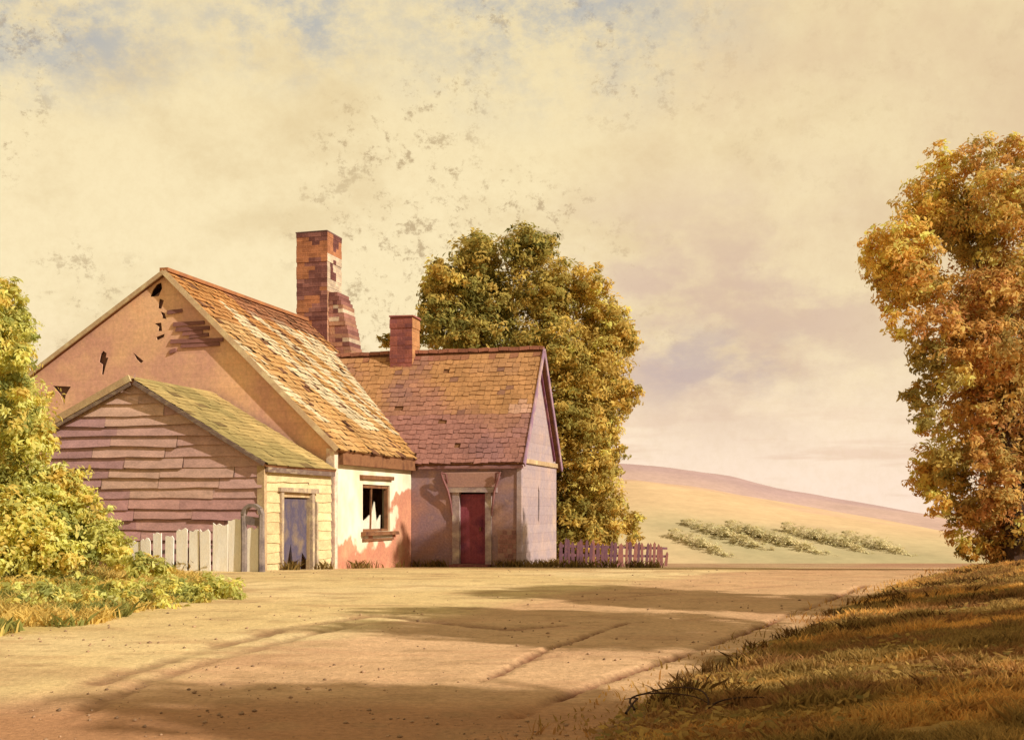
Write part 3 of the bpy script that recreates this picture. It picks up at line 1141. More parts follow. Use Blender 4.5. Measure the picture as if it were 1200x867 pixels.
def plank(px0, px1, top, bot, d, spike):
    mb = MB()
    x0, x1 = fence_b(px0) - fb0, fence_b(px1) - fb0
    Y = O.y + AX.y * PF + BX.y * (x0 + fb0)
    zt, zb = EYE + (HY - top) / F * Y, EYE + (HY - bot) / F * Y - .25
    h = [random.uniform(-.07, .05) for _ in range(3)]
    ln_ = random.uniform(-.02, .02)
    prof = [(x0, zb), (x1, zb)] + [(x1 + (x0 - x1) * q / 5 + ln_, zt + (spike + h[1]) * (1 - abs(q / 5 - .45)) + random.uniform(-.05, .04)) for q in range(6)]
    mb.panel(prof, [], lambda u, w, dd: (u, d + dd, w), .03)
    return mb


for p_ in pl:
    plank(*p_).build("plank", white, fe, recalc=True)
for p_ in slats:
    plank(*p_).build("plank", grey_pl, fe, recalc=True)
mb = MB()
mb.bar((fence_b(150) - fb0, .075, .55), (fence_b(284) - fb0, .075, .85), .05, .09)
mb.build("rail", grey_pl, fe)
mb = MB()
xg0, xg1, xg2 = fence_b(285) - fb0, fence_b(306) - fb0, fence_b(296) - fb0
post_mat = wash("dark_grey_post", [c(124, 106, 94), c(148, 126, 108), c(100, 84, 80)], scale=2)
mb.tube([(xg0, .03, -.1), (xg0 + .01, .03, .8), (xg0 - .01, .03, 1.62)], [.085, .08, .07], 7)
mb.build("gate_post", post_mat, fe)
mb = MB()
mb.tube([(xg1, .03, -.1), (xg1 - .01, .03, .8), (xg1, .03, 1.58)], [.085, .08, .075], 7)
mb.build("gate_post", post_mat, fe)
mb = MB()
for q in range(5):
    t0, t1 = math.pi * q / 5, math.pi * (q + 1) / 5
    xm, rr = (xg0 + xg1) / 2, (xg1 - xg0) / 2
    mb.bar((xm - rr * math.cos(t0), .03, 1.55 + .22 * math.sin(t0)), (xm - rr * math.cos(t1), .03, 1.55 + .22 * math.sin(t1)), .08, .16, up=Vector((0, 1, 0)))
mb.bar((xg0, .03, 1.42), (xg1, .03, 1.36), .06, .2)
mb.build("gate_head", post_mat, fe)
plank(289, 302, 621, 665, 0.03, .05).build("gate_plank", white, fe, recalc=True)

# purple paling fence right of the cottage
pfa, pfb = Vector((P(655, 660, 40.5).x, 40.5, -.15)), Vector((P(782, 660, 42.0).x, 42.0, -.2))
pf = empty("paling_fence", pfa)
tag(pf, "low purplish paling fence beneath the big tree right of the cottage", "fence")
pal_mats = [wash("purple_paling", [c(146, 94, 88), c(122, 80, 88), c(166, 110, 92)], scale=2), wash("rusty_paling", [c(176, 112, 88), c(148, 92, 88)], scale=2)]
n = 27
dv = (pfb - pfa)
for k in range(n):
    t = (k + .5) / n
    p = dv * t
    zb = float(gz(pfa.x + p.x, pfa.y + p.y)) - pfa.z - .15
    h = .15 + .92 - .18 * t + random.uniform(-.09, .07)
    if k == n - 1:
        h -= .25
    ln_ = random.uniform(-.05, .05) + .04 * t
    w = dv.length / n * random.uniform(.30, .42)
    mb = MB()
    mb.panel([(p.x - w, zb), (p.x + w, zb), (p.x + w * .9 + ln_, zb + h - .08), (p.x + ln_, zb + h), (p.x - w * .9 + ln_, zb + h - .09)], [], lambda u, z, d: (u, p.y + d, z), .03)
    mb.build("pale", random.choice(pal_mats), pf, recalc=True)
mb = MB()
mb.bar((0, .06, .35), (dv.x, dv.y + .06, .25), .05, .08)
mb.bar((0, .06, .65), (dv.x, dv.y + .06, .52), .05, .08)
mb.build("rail", pal_mats[0], pf)


# ------------------------------------------------------------------ trees
def leaves(lobes, n, size, dens_shell=.55, flat=.5, gain=2.08, clump=30, rise=.3):
    """lobes: (centre xyz, radius, colours) -> sprays of small pointed leaves gathered in clumps through the crown's volume"""
    vol = np.array([l[1] ** 2.1 for l in lobes])
    cnt = np.maximum(30, (vol / vol.sum() * n).astype(int))
    V, C = [], []
    prof = np.array([[-1, 0], [-.35, .34], [.35, .30], [1, 0], [.30, -.36], [-.4, -.28]])
    for (cen, rad, cols), k in zip(lobes, cnt):
        nc = max(5, k // clump)
        d = rng.normal(size=(nc, 3))
        d /= np.linalg.norm(d, axis=1)[:, None]
        r = rad * (dens_shell + (1 - dens_shell) * rng.random(nc) ** .6) * (.74 + .36 * rng.random(nc))
        cp = np.array(cen) + d * r[:, None]
        cr = (.11 + .12 * rng.random(nc)) * rad ** .6 * 1.15 + size * .5
        cols = np.array(cols)
        ci = cols[rng.integers(0, len(cols), nc)] * (.82 + .36 * rng.random((nc, 1)))
        w = rng.integers(0, nc, k)
        off = rng.normal(size=(k, 3))
        off /= np.linalg.norm(off, axis=1)[:, None]
        pos = cp[w] + off * (cr[w] * rng.random(k) ** .45)[:, None] * np.array([1.15, 1.15, .8])
        nor = d[w] * .7 + off * .5 + rng.normal(size=(k, 3)) * flat + np.array([0, 0, rise])
        nor /= np.linalg.norm(nor, axis=1)[:, None]
        tx = off * .8 + d[w] * .5 + rng.normal(size=(k, 3)) * .6 - np.array([0, 0, .25])
        tx -= nor * (tx * nor).sum(1)[:, None]
        tx /= np.linalg.norm(tx, axis=1)[:, None]
        ty = np.cross(nor, tx)
        s = size * (.5 + .8 * rng.random(k) ** 1.4)
        asp = .7 + .7 * rng.random(k)
        m = len(prof)
        px = prof[None, :, 0] * s[:, None] * (1 + .25 * (rng.random((k, m)) - .5))
        py = prof[None, :, 1] * (s * asp)[:, None] * (1 + .5 * (rng.random((k, m)) - .5))
        cup = -.22 * (prof[None, :, 0] ** 2) * s[:, None]
        v = pos[:, None] + tx[:, None] * px[..., None] + ty[:, None] * py[..., None] + nor[:, None] * cup[..., None]
        V.append(v.reshape(-1, 3))
        q = np.minimum(ci[w] * gain * (.85 + .3 * rng.random((k, 1))), .85)
        C.append(np.repeat(q, m, axis=0))
    V, C = np.concatenate(V), np.concatenate(C)
    return V, np.arange(len(V)).reshape(-1, 6), C


leaf_mat = wash("leaf_spray", attr=True, scale=.5, mottle=.10, gran=.16, gscale=9, bump=0, trans=.5, rough=.8)
bark = wash("rough_bark", [c(96, 68, 44), c(72, 50, 38), c(124, 92, 58)], scale=3, stretch=(1, 1, .3), bump=.5)


def tree(name, foot, spec, Y, n, size, label, cat, trunk_r=.3, depth=.8, group=None, limbs=12, rise=1.0, shell=.5):
    root = empty(name, foot)
    tag(root, label, cat, group)
    f = Vector(foot)
    lobes = []
    for (px, py, r, cols) in spec:
        rw = r / F * Y
        dy = random.uniform(-1, 1) * depth * max(.3, 1.6 - rw * .5)
        cpos = P(px, py, Y + dy) - f
        lobes.append((tuple(cpos), rw, cols))
        if rw > .8:                                  # the crown is as deep as it is wide
            lobes.append((tuple(cpos + Vector((random.uniform(-.3, .3), rw * 1.1, random.uniform(-.3, .3)))), rw * .9, cols))
    V, Fc, C = leaves(lobes, n, size, dens_shell=shell)
    array_mesh("crown", V, Fc, C, leaf_mat, root)
    # trunk and limbs
    zt = max(l[0][2] for l in lobes) * rise
    mid = np.mean([l[0] for l in lobes], axis=0) * rise
    mb = MB()
    pts = [(0, 0, -.4), (0.02, 0, .3)] + [(mid[0] * t + random.uniform(-.12, .12), mid[1] * t, zt * s) for t, s in ((.15, .18), (.4, .36), (.75, .55), (1, .75))]
    mb.tube(pts, [trunk_r * 1.5, trunk_r, trunk_r * .85, trunk_r * .65, trunk_r * .45, trunk_r * .2], 9)
    big = sorted(lobes, key=lambda l: -l[1])[:limbs]
    for l in big:
        s = min(max(.12, l[0][2] / zt * .55), .6)
        k0 = Vector(np.array([np.interp(s, [0, .18, .36, .55, .75], [p[i] for p in (pts[1], pts[2], pts[3], pts[4], pts[5])]) for i in range(3)]))
        e = Vector(l[0])
        m1 = (k0 + e) / 2 + Vector((random.uniform(-.2, .2), random.uniform(-.2, .2), .15))
        mb.tube([k0, m1, e], [trunk_r * .4, trunk_r * .25, trunk_r * .08], 6)
    mb.build("trunk", bark, root)
    return root


DG = [c(104, 96, 38), c(122, 110, 44), c(144, 124, 50), c(168, 138, 58)]
MG = [c(126, 112, 44), c(150, 126, 50), c(172, 140, 56)]
OG = [c(156, 126, 50), c(180, 144, 58), c(194, 156, 66), c(136, 116, 46)]
mid_spec = [(520, 325, 28, OG), (556, 300, 34, MG), (545, 330, 30, DG), (612, 290, 30, DG), (636, 288, 22, DG), (575, 350, 46, DG), (520, 378, 36, DG), (505, 355, 18, MG), (560, 395, 46, DG), (640, 335, 44, MG),
            (690, 332, 26, OG), (700, 372, 36, OG), (724, 392, 26, OG), (733, 402, 20, MG), (728, 462, 24, OG), (690, 435, 52, OG), (640, 410, 56, MG), (700, 495, 38, OG), (655, 500, 56, MG),
            (690, 555, 42, OG), (715, 530, 20, MG), (705, 598, 36, OG), (738, 612, 18, OG), (675, 610, 46, MG), (660, 640, 34, DG), (700, 640, 30, OG), (745, 635, 12, OG), (455, 398, 13, MG), (480, 395, 18, MG), (620, 580, 50, DG)]
fx = P(650, 660, 50)
tree("broad_tree", (fx.x, 50, -.6), mid_spec, 50, 150000, .105, "big round olive-green tree rising behind the cottage roof", "tree", .45, shell=.35)

OR = [c(176, 134, 58), c(190, 148, 66), c(166, 120, 54), c(198, 156, 70), c(148, 124, 56)]
OY = [c(192, 148, 56), c(206, 162, 68), c(178, 132, 50)]
OB = [c(164, 122, 56), c(176, 132, 60), c(142, 116, 54), c(184, 142, 66), c(160, 108, 52)]
GR = [c(128, 110, 48), c(146, 122, 52), c(168, 134, 56)]
right_spec = [(1028, 300, 28, OY), (1058, 285, 40, OY), (1095, 232, 40, OY), (1108, 195, 28, OY), (1150, 185, 30, OR), (1188, 180, 28, OR), (1175, 235, 44, OR), (1140, 275, 40, GR), (1060, 340, 34, OY),
              (1092, 345, 34, OR), (1190, 320, 55, OR), (1165, 345, 45, OB), (1058, 380, 22, OY), (1085, 415, 30, GR), (1072, 462, 20, GR), (1092, 450, 18, GR), (1140, 400, 46, OB), (1185, 420, 55, OB),
              (1150, 480, 40, OB), (1195, 510, 52, OB), (1092, 540, 26, OY), (1112, 565, 30, GR), (1080, 558, 18, OY), (1120, 600, 18, GR), (1100, 590, 18, OY), (1172, 570, 32, OB), (1192, 610, 38, OB), (1170, 640, 24, OR),
              (1150, 530, 26, OB), (1068, 310, 40, OR), (1115, 250, 40, OR), (1100, 385, 34, OB), (1085, 560, 24, OY), (1105, 580, 22, OY), (1150, 600, 28, OR), (1140, 640, 18, OY), (1090, 485, 22, GR), (1115, 505, 26, OY), (1125, 542, 24, OR), (1108, 540, 26, GR), (1075, 500, 14, OY), (1120, 440, 24, OR), (1140, 600, 24, OB), (1120, 628, 15, OY), (1155, 642, 22, OB), (1172, 545, 30, OB), (1165, 588, 28, OB), (1178, 575, 30, OR), (1160, 520, 26, OR), (1185, 652, 26, OB), (1200, 630, 34, OR), (1130, 648, 13, GR), (1170, 610, 34, OB), (1240, 220, 58, OR), (1265, 320, 75, OB), (1260, 430, 75, OB), (1250, 540, 65, OR), (1310, 300, 60, OB), (1320, 400, 60, OB), (1240, 620, 50, OB)]
fx = P(1190, 655, 30)
tree("autumn_tree", (fx.x, 30, .5), right_spec, 30, 150000, .076, "tall orange-brown autumn tree on the grassy bank by the road", "tree", .24, shell=.4)

YL = [c(198, 164, 70), c(210, 178, 84), c(188, 156, 64), c(152, 142, 62)]
YG = [c(156, 146, 64), c(126, 124, 56), c(188, 160, 70), c(202, 172, 82), c(140, 134, 60)]
left_spec = [(4, 345, 24, YL), (20, 378, 24, YG), (36, 392, 10, YG), (2, 415, 34, YL), (24, 420, 18, YG), (-5, 480, 46, YL), (12, 452, 28, YG), (28, 470, 18, YL), (18, 500, 30, YG), (40, 520, 28, YL), (30, 560, 42, YG), (75, 570, 34, YL), (60, 610, 46, YG),
             (100, 595, 24, YL), (110, 628, 34, YG), (10, 620, 56, YL), (140, 645, 24, YL), (60, 655, 44, YL), (165, 662, 18, YG), (185, 666, 16, YL), (203, 674, 13, YG), (222, 681, 10, YL), (150, 685, 18, YL), (110, 690, 20, YG), (180, 692, 12, YG), (60, 700, 22, YL), (20, 710, 20, YG), (20, 670, 44, YG), (-45, 400, 60, YL), (-60, 500, 80, YL), (-50, 610, 80, YL), (-30, 340, 30, YL)]
fx = P(-15, 690, 25.5)
tree("bushy_tree", (fx.x, 25.5, .1), left_spec, 25.5, 105000, .072, "yellow-green bushy tree at the left edge hiding the shed corner", "tree", .11, depth=.5, limbs=4, rise=.55, shell=.35)

# two more trees of the row along the bank, standing beyond the right edge: they throw the shadows on the road
def side_tree(x, y, h, r, n, label):
    root_z = float(gz(x, y))
    spec = []
    for k in range(16):
        t = random.random()
        a = random.uniform(0, 6.28)
        rr = r * (1 - abs(t - .4) * .9) * random.uniform(.2, .75)
        spec.append((x + rr * math.cos(a), y + rr * math.sin(a), root_z + h * (.35 + .58 * t), r * random.uniform(.28, .42)))
    root = empty("roadside_tree", (x, y, root_z))
    tag(root, label, "tree", "trees along the bank")
    lob = [((q[0] - x, q[1] - y, q[2] - root_z), q[3], OB if k % 2 else OR) for k, q in enumerate(spec)]
    V, Fc, C = leaves(lob, n, .2, dens_shell=.3, clump=14)
    array_mesh("crown", V, Fc, C, leaf_mat, root)
    mb = MB()
    mb.tube([(0, 0, -.3), (.05, 0, h * .2), (-.05, .05, h * .45), (.05, 0, h * .8)], [.35, .26, .2, .06], 9)
    for l in lob[:8]:
        e = Vector(l[0])
        mb.tube([(0, 0, h * .3), (e * .5) + Vector((0, 0, h * .2)), e], [.12, .08, .03], 6)
    mb.build("trunk", bark, root)


side_tree(12.8, 15.2, 8.0, 3.3, 13000, "russet bank tree beyond the right edge, farthest along the road")
side_tree(11.4, 9.9, 8.5, 3.4, 13000, "russet bank tree beyond the right edge, middle of three")
side_tree(11.6, 1.4, 9, 4.2, 16000, "russet bank tree beside the viewer, beyond the right edge")


# bushes dotted on the hillside
HB = [c(204, 182, 126), c(194, 176, 122), c(210, 184, 128)]  # leaf colours paled to paint in the haze


def bush_mesh(n, w, h):
    """a straggling run of low scrub climbing the slope"""
    lob = []
    for k in range(16):
        t = k / 15
        lob.append(((w * (t - .5) * -.9 + random.uniform(-.8, .8), (t - .5) * 20, h * random.uniform(.0, .4) + (t - .5) * 4.0), random.uniform(.9, 2.0) * (1.2 - abs(t - .4)), HB))
    return leaves(lob, n, .26, gain=1.42, clump=10, flat=.2, rise=3.0)


protos = []
for k in range(3):
    V, Fc, C = bush_mesh(5200, 9.5, 1.4)
    me = array_mesh("hillside_scrub", V, Fc, C, wash("haze_paled_leaf", attr=True, gran=.1, bump=0, trans=.2)) if k == 0 else None
    protos.append((me, V, Fc, C))
proto = protos[0][0]
spots = [(822, 641, "grey-green scrub run nearest the big round tree at the foot of the far hill"), (848, 628, "grey-green scrub run second from the left on the far hill, higher than its neighbours"),
         (888, 630, "widest grey-green scrub run climbing the middle left of the far hill"), (922, 638, "low grey-green scrub run at the middle of the far hill's foot"),
         (952, 632, "grey-green scrub run just right of the middle of the far hill"), (990, 640, "low grey-green scrub run near the far hill's right end"), (1032, 643, "last grey-green scrub run on the far hill before the autumn tree")]
for i, (px, py, lab) in enumerate(spots):
    o = proto if i == 0 else proto.copy()
    if i:
        COL.objects.link(o)
    best = None
    for t in np.linspace(.03, .95, 120):            # the spot on the slope that shows at this height
        Yt = 185 + 115 * t
        Xt = (px - HX) / F * Yt
        pxc = Xt / 300 * F + HX
        zt = EYE + (HY - np.interp(pxc, [600, 735, 800, 900, 1000, 1060, 1110, 1160], [562, 562, 570, 588, 606, 622, 642, 664])) / F * 300
        Zt = -6.3 + (zt + 6.3) * math.sin(t * math.pi / 2) ** 1.15
        e = abs(HY - (Zt - EYE) / Yt * F - py)
        if best is None or e < best[0]:
            best = (e, Xt, Yt, Zt)
    o.location = (best[1], best[2], best[3] - .1)
    sc = random.uniform(.75, 1.25)
    o.scale = (sc * random.uniform(.9, 1.5), sc * .9, 1)
    o.rotation_euler = (0, 0, random.uniform(-.08, .08))
    tag(o, lab, "scrub", "scrub on the far hillside")


# ------------------------------------------------------------------ grass
def blades(name, X, Y, h, w, cols, label, lean=.5):
    n = len(X)
    Z = gz(X, Y)
    a = rng.random(n) * 2 * np.pi
    hh = h * (.5 + rng.random(n))
    ww = w * (.6 + .8 * rng.random(n)) * .5
    base = np.stack([X, Y, Z - .01], -1)
    side = np.stack([np.cos(a), np.sin(a), np.zeros(n)], -1) * ww[:, None]
    le = np.stack([rng.normal(size=n), rng.normal(size=n), np.zeros(n)], -1) * (lean * hh)[:, None]
    tip = base + le + np.stack([np.zeros(n), np.zeros(n), hh], -1)
    m1 = base + le * .35 + np.stack([np.zeros(n), np.zeros(n), hh * .6], -1)
    V = np.stack([base - side, base + side, m1 + side * .8, tip, m1 - side * .8], 1).reshape(-1, 3)
    C = np.repeat(cols, 5, axis=0)
    o = array_mesh(name, V, np.arange(n * 5).reshape(-1, 5), C, leaf_mat)
    o["kind"] = "stuff"
    o["label"] = label
    o["category"] = "grass"
    return o


def bank_cols(X, Y):
    q1, q2 = sstep(.4, .62, fbm(X, Y * 1.6, .55, 21)), sstep(.42, .66, fbm(X, Y * 2.0, .9, 22))
    gc = OLIVE * (1 - q1[:, None]) + GOLD * q1[:, None]
    gc = gc * (1 - .7 * q2[:, None]) + BROWN * .7 * q2[:, None]
    return gc * 1.6 * (.75 + .5 * rng.random((len(X), 1)))


n = 170000
Y = 6.5 + (36 - 6.5) * rng.random(n) ** 1.7
X = edge_x(Y) - .5 + rng.random(n) * (np.maximum(1.5, Y * .45 - edge_x(Y) + 1.0))
d = X - edge_x(Y)
den = fbm(X, Y, 1.1, 61)
keep = (den > .18) & (rng.random(n) < .035 + sstep(-.05, 1.2, d))
X, Y = X[keep], Y[keep]
blades("bank_grass", X, Y, .042 + .06 * sstep(.55, .7, fbm(X, Y, 1.9, 77)), .017, bank_cols(X, Y), "olive and rust coloured rough grass covering the bank right of the road")
# darker coarse tussocks on the bank
cs = []
for px, py in [(800, 790), (830, 775), (770, 800), (860, 700), (900, 705), (940, 698), (985, 715), (1020, 700), (1060, 705), (1090, 690), (1130, 688), (1110, 715), (960, 735), (880, 745), (1000, 745), (1180, 690), (800, 815), (740, 830), (1060, 740), (830, 755), (1120, 670), (1170, 668), (1160, 725), (720, 815)]:
    gx, gy = G(px, py + 8)
    cs.append((gx, gy))
XX, YY = [], []
for gx, gy in cs:
    for _ in range(9):
        ox, oy = gx + rng.normal() * .45, gy + rng.normal() * .35
        k = 16
        XX.append(ox + rng.normal(size=k) * .07)
        YY.append(oy + rng.normal(size=k) * .07)
X, Y = np.concatenate(XX), np.concatenate(YY)
k_ = X > edge_x(Y) + .05
X, Y = X[k_], Y[k_]
blades("tussock_grass", X, Y, .10, .022, np.array(c(112, 76, 30)) * (.7 + .7 * rng.random((len(X), 1))), "dark brown tussocks scattered over the bank right of the road", .6)
# yellow grass lower left
n = 30000
Y = 15.5 + 14 * rng.random(n)
X = -Y * .44 + rng.random(n) * 6
ok = (-X - np.interp(Y, [10, 14, 18, 24, 30], [7, 6.2, 4.9, 5.4, 7.5]) + 1.6 * (fbm(X, Y * 2.2, .9, 12) - .5) > .4) & (fbm(X, Y, .8, 64) > .46)
X, Y = X[ok], Y[ok]
q = sstep(.5, .6, fbm(X, Y * 1.5, .9, 65))[:, None]
blades("yellow_grass", X, Y, .16, .04, 1.45 * (YEL * (1 - q) + np.array(c(142, 136, 60)) * q) * (.8 + .4 * rng.random((len(X), 1))), "yellow and green rough grass spreading below the bushy tree at left", .7)

# sprawling low plants under the bushy tree
for px, py, Yp, wd, lab in ((40, 722, 18.6, 1.3, "low yellow-green plant in the grass at the left edge, nearest the viewer"), (118, 712, 19.6, 1.2, "low yellow-green plant in the middle of the left grass"),
                            (178, 700, 21.0, 1.0, "small yellow-green plant toward the right end of the left grass"), (222, 697, 21.2, .7, "smallest yellow-green plant at the right tip of the left grass, below the fence"), (20, 700, 21.5, 1.5, "broad yellow-green plant directly under the bushy tree")):
    x0 = (px - HX) / F * Yp
    pr_ = empty("low_plant", (x0, Yp, float(gz(x0, Yp))))
    tag(pr_, lab, "plant", "low plants below the bushy tree")
    lob = [((random.uniform(-wd, wd), random.uniform(-.6, .6), random.uniform(.03, .16)), random.uniform(.16, .36), YL if k % 2 else YG) for k in range(13)]
    V, Fc, C = leaves(lob, 3200, .055)
    V[:, 2] = np.maximum(V[:, 2], -.02)
    array_mesh("foliage", V, Fc, C, leaf_mat, pr_)
    for l in lob[:5]:
        mb = MB()
        mb.tube([(l[0][0] * .4, l[0][1] * .4, -.05), (l[0][0] * .7, l[0][1] * .7, .05), l[0]], [.012, .01, .005], 5)
        mb.build("stem", bark, pr_)
# weeds along the foot of the walls and fences
wx, wy = [], []
for (b0, a0), (b1, a1), k in (((-6, -5.2), (-.2, -4.6), 700), ((.25, -4.2), (.25, -2.8), 200), ((.25, -1.4), (.25, 6.2), 500), ((.4, 6.1), (1.3, 6.1), 140), ((2.9, 6.1), (3.9, 6.1), 160), ((3.95, 6.3), (3.95, 11.4), 200), ((4.2, 5.6), (8.2, 5.4), 500)):
    t = rng.random(k)
    t = np.clip(t + .12 * np.sin(t * 37), 0, 1)
    b, a = b0 + (b1 - b0) * t + rng.normal(size=k) * .1, a0 + (a1 - a0) * t + rng.normal(size=k) * .1
    wx.append(O.x + BX.x * b + AX.x * a)
    wy.append(O.y + BX.y * b + AX.y * a)
X, Y = np.concatenate(wx), np.concatenate(wy)
k_ = fbm(X, Y, 1.1, 88) > .5
X, Y = X[k_], Y[k_]
blades("wall_weeds", X, Y, .20, .04, np.array(c(150, 118, 54)) * (.6 + .8 * rng.random((len(X), 1))), "dry straw-coloured weeds along the foot of the walls and fences", .6)
# fallen leaves on the bank and stones on the road
n = 5000
Y = 8 + 24 * rng.random(n) ** 1.4
X = edge_x(Y) + .1 + (rng.random(n) ** 1.3) * (Y * .42 + 1 - edge_x(Y)).clip(1)
k_ = fbm(X, Y, .8, 90) > .5
X, Y = X[k_], Y[k_]
cen = np.stack([X, Y, gz(X, Y) + .045], -1)
m = len(X)
a = rng.normal(size=(m, 3)) * np.array([1, 1, .35])
a /= np.linalg.norm(a, axis=1)[:, None]
b = np.cross(a, rng.normal(size=(m, 3)) * .4 + np.array([0, 0, 1.]))
sz = (.025 + .03 * rng.random((m, 1)))
V = np.stack([cen - a * sz, cen + b * sz * .6, cen + a * sz, cen - b * sz * .6], 1).reshape(-1, 3)
o = array_mesh("fallen_leaves", V, np.arange(m * 4).reshape(-1, 4), np.repeat(np.array(OR)[rng.integers(0, len(OR), m)] * 1.2, 4, axis=0), leaf_mat)
o["kind"] = "stuff"
tag(o, "fallen ochre leaves scattered over the grassy bank", "fallen leaves")
n = 2400
Y = 8 + 26 * rng.random(n) ** 1.6
X = -Y * .44 + rng.random(n) * (edge_x(Y) + Y * .44)
k_ = fbm(X, Y * 1.4, .5, 91) > .47
X, Y = X[k_], Y[k_]
m = len(X)
r = .006 + .022 * rng.random(m) ** 4
oct_ = np.array([[1, 0, 0], [0, 1, 0], [-1, 0, 0], [0, -1, 0], [.2, .1, .7], [0, 0, -.6]])
V = (np.stack([X, Y, gz(X, Y) + r * .3], -1)[:, None] + oct_[None] * r[:, None, None] * (.7 + .6 * rng.random((m, 6, 1)))).reshape(-1, 3)
tri = np.array([[0, 1, 4], [1, 2, 4], [2, 3, 4], [3, 0, 4], [1, 0, 5], [2, 1, 5], [3, 2, 5], [0, 3, 5]])
Fc = (np.arange(m)[:, None, None] * 6 + tri[None]).reshape(-1, 3)
o = array_mesh("gravel", V, Fc, np.repeat(np.array(c(178, 136, 96)) * (.6 + .7 * rng.random((m, 1))), 6, axis=0), attr_board)
o["kind"] = "stuff"
tag(o, "small loose stones scattered over the sandy road", "stones")

# dead bramble shoots curling over the near edge of the bank
dark_twig = wash("dark_twig", [c(84, 58, 38), c(66, 44, 34)], bump=0)
br = empty("bramble", (*G(830, 850), 0))
br.location.z = float(gz(br.location.x, br.location.y))
tag(br, "dead brown bramble shoots curling over the near edge of the bank", "bramble")
for path in ([(0, 0, 0), (.02, .1, .16), (-.05, .3, .26), (-.3, .5, .22), (-.55, .6, .08)], [(0, 0, 0), (.12, .1, .1), (.4, .2, .14), (.8, .35, .05)], [(-.7, -.1, 0), (-.75, .1, .14), (-.5, .25, .2), (-.1, .2, .16), (.05, .05, .02)], [(-.8, -.3, 0), (-.7, .0, .1), (-.62, .2, .12), (-.75, .4, .04)]):
    mb = MB()
    pts = [Vector((x * .8, y * .8, z * .45 + .03)) for x, y, z in path]
    for _ in range(2):                              # round the bends off
        nw = [pts[0]]
        for p0, p1 in zip(pts[:-1], pts[1:]):
            nw += [p0.lerp(p1, .25), p0.lerp(p1, .75)]
        pts = nw + [pts[-1]]
    mb.tube(pts, list(np.linspace(.010, .003, len(pts))), 6)
    mb.build("shoot", dark_twig, br)

# ------------------------------------------------------------------ sky and sun
SUN_AZ, SUN_EL = R(122), R(30)          # azimuth from +Y towards +X
w = bpy.data.worlds.new("World")
scene.world = w
w.use_nodes = True
nt = w.node_tree
N, L = nt.nodes, nt.links
N.clear()
out = N.new("ShaderNodeOutputWorld")
bg = N.new("ShaderNodeBackground")
sky = N.new("ShaderNodeTexSky")
sky.sky_type = "NISHITA"
sky.sun_disc = False
sky.sun_elevation = SUN_EL
sky.sun_rotation = SUN_AZ
sky.dust_density = 3
tc = N.new("ShaderNodeTexCoord")
DIR = tc.outputs["Generated"]


def math_(op, a, b=None, cc=None, clamp=False):
    x = N.new("ShaderNodeMath")
    x.operation = op
    x.use_clamp = clamp
    for k, v in enumerate((a, b, cc)):
        if v is None:
            continue
        if isinstance(v, (int, float)):
            x.inputs[k].default_value = v
        else:
            L.new(v, x.inputs[k])
    return x.outputs[0]


def nz(scale, detail, sc=(1, 1, 1), rough=.6, loc=(0, 0, 0)):
    mp = N.new("ShaderNodeMapping")
    mp.inputs["Scale"].default_value = sc
    mp.inputs["Location"].default_value = loc
    L.new(DIR, mp.inputs["Vector"])
    n_ = N.new("ShaderNodeTexNoise")
    n_.inputs["Scale"].default_value = scale
    n_.inputs["Detail"].default_value = detail
    n_.inputs["Roughness"].default_value = rough
    L.new(mp.outputs[0], n_.inputs["Vector"])
    return n_.outputs["Fac"]


def rng_(v, a, b, lo=0.0, hi=1.0):
    x = N.new("ShaderNodeMapRange")
    x.interpolation_type = "SMOOTHSTEP"
    x.inputs["From Min"].default_value = a
    x.inputs["From Max"].default_value = b
    x.inputs["To Min"].default_value = lo
    x.inputs["To Max"].default_value = hi
    L.new(v, x.inputs["Value"])
    return x.outputs[0]


def wmix(fac, a, b):
    x = N.new("ShaderNodeMix")
    x.data_type = "RGBA"
    if isinstance(fac, float):
        x.inputs[0].default_value = fac
    else:
        L.new(fac, x.inputs[0])
    for k, v in ((6, a), (7, b)):
        if isinstance(v, tuple):
            x.inputs[k].default_value = (*v, 1)
        else:
            L.new(v, x.inputs[k])
    return x.outputs[2]


def spot(px, py, inner, outer, sq=1.0):
    """soft patch of cloud round a direction"""
    d = Vector(((px - HX) / F, 1, (HY - py) / F)).normalized()
    vs = N.new("ShaderNodeVectorMath")
    vs.operation = "SUBTRACT"
    L.new(DIR, vs.inputs[0])
    vs.inputs[1].default_value = d
    vm = N.new("ShaderNodeVectorMath")
    vm.operation = "MULTIPLY"
    L.new(vs.outputs[0], vm.inputs[0])
    vm.inputs[1].default_value = (1, 1, sq)
    vl = N.new("ShaderNodeVectorMath")
    vl.operation = "LENGTH"
    L.new(vm.outputs[0], vl.inputs[0])
    return rng_(vl.outputs["Value"], inner, outer, 1, 0)


sep = N.new("ShaderNodeSeparateXYZ")
L.new(DIR, sep.inputs[0])
z = sep.outputs["Z"]
x_ = sep.outputs["X"]
low = wmix(rng_(z, .0, .17), sky_c(249, 224, 202), sky_c(243, 223, 177))
col = wmix(rng_(z, .18, .40), low, sky_c(236, 216, 168))
band = math_("MULTIPLY", rng_(nz(5, 5, (1, 1, 9)), .5, .64), rng_(z, .02, .12, .55, 0))
col = wmix(band, col, sky_c(222, 186, 160))
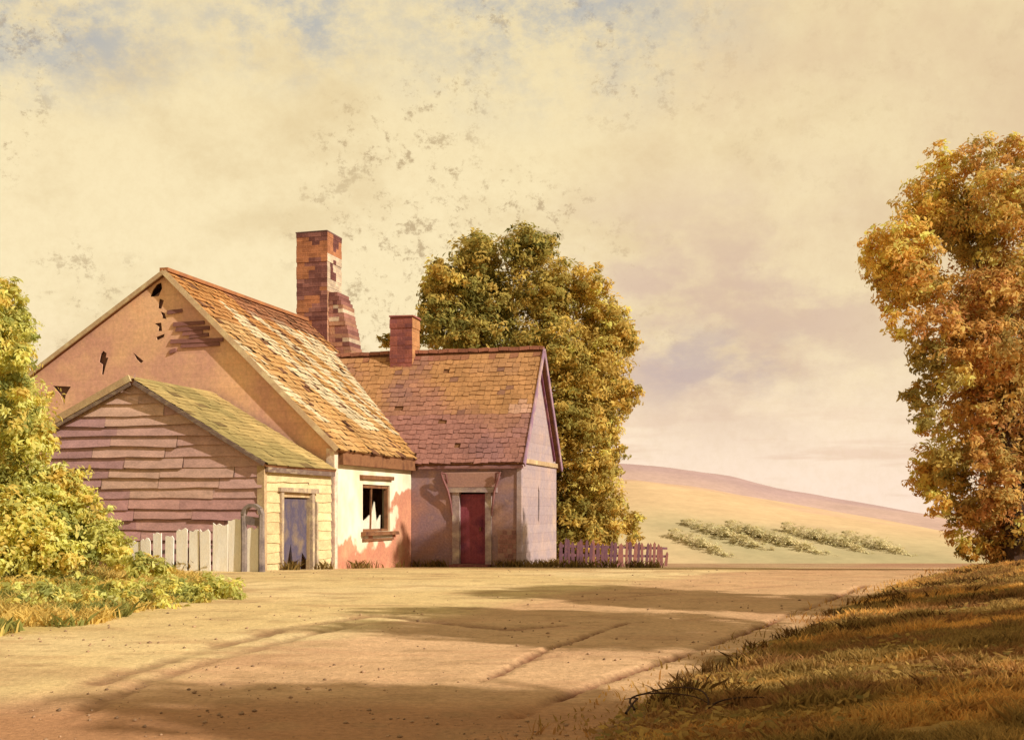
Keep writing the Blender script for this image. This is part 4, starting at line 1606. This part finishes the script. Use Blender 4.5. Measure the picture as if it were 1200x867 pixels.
# broad tan and grey cloud
col = wmix(rng_(nz(6, 8, (1, 1, 1.6)), .48, .68, 0, .55), col, sky_c(214, 188, 140))
gr = math_("MULTIPLY", rng_(nz(60, 9, (1, 1, 1.15), .78), .52, .63), rng_(nz(4.5, 4, (1, 1, 1.3), .5, (3, 1, 2)), 0.39, .53, 0, .66))
gr = math_("MULTIPLY", math_("MULTIPLY", gr, rng_(z, .08, .15)), rng_(x_, .0, .22, 1.0, .18))
col = wmix(gr, col, sky_c(160, 132, 92))
fine = rng_(nz(120, 4, (1, 1, 1), .8), .35, .7, 0, .12)
col = wmix(fine, col, sky_c(206, 176, 124))
# mauve cloud bank at right
mv = math_("MULTIPLY", spot(850, 370, .04, .24, 1.7), rng_(nz(9, 7, (1, 1, 1.8)), .40, .60, .15, .85))
col = wmix(mv, col, sky_c(206, 176, 158))
mv2 = math_("MULTIPLY", spot(830, 425, .02, .12, 2.5), rng_(nz(13, 6, (1, 1, 2), .6, (5, 2, 0)), .42, .62, .1, .75))
col = wmix(mv2, col, sky_c(184, 164, 164))
rt = math_("MULTIPLY", spot(1120, 120, .08, .33), rng_(nz(5, 6, (1, 1, 1), .6, (1, 7, 0)), .4, .6, .2, .7))
col = wmix(rt, col, sky_c(212, 182, 146))
# blue breaking through high on the left
bl = math_("MULTIPLY", math_("MAXIMUM", spot(340, 20, .01, .12, 1.8), math_("MAXIMUM", spot(40, 25, .02, .17, 2.2), spot(640, -20, .02, .22, 1.8))), rng_(nz(16, 9, (1, 1, 1.4), .7, (2, 2, 2)), .38, .64, .06, .78))
skyb = N.new("ShaderNodeVectorMath")
skyb.operation = "SCALE"
L.new(sky.outputs[0], skyb.inputs[0])
skyb.inputs["Scale"].default_value = .10
col = wmix(bl, col, sky_c(158, 164, 172))
final = wmix(.06, col, skyb.outputs[0])
# sky strength shaped by direction: dimmed behind and overhead to deepen the shadows
yb = rng_(sep.outputs["Y"], -.35, .45, .84, 1.15)
vb = N.new("ShaderNodeVectorMath")
vb.operation = "SCALE"
L.new(final, vb.inputs[0])
L.new(math_("MULTIPLY", yb, rng_(z, .45, .95, 1.0, .62)), vb.inputs["Scale"])
L.new(vb.outputs[0], bg.inputs["Color"])
bg.inputs["Strength"].default_value = 1.0
L.new(bg.outputs[0], out.inputs[0])

sd = bpy.data.lights.new("sun", "SUN")
sd.energy = 5.2
sd.angle = R(.7)
sd.color = (1.0, .9, .74)
so = bpy.data.objects.new("sun", sd)
COL.objects.link(so)
sv = Vector((math.sin(SUN_AZ) * math.cos(SUN_EL), math.cos(SUN_AZ) * math.cos(SUN_EL), math.sin(SUN_EL)))
so.rotation_euler = sv.to_track_quat("Z", "Y").to_euler()
so.location = sv * 60

scene.view_settings.view_transform = "Standard"
scene.view_settings.look = "None"
scene.view_settings.exposure = 0
scene.view_settings.gamma = 1
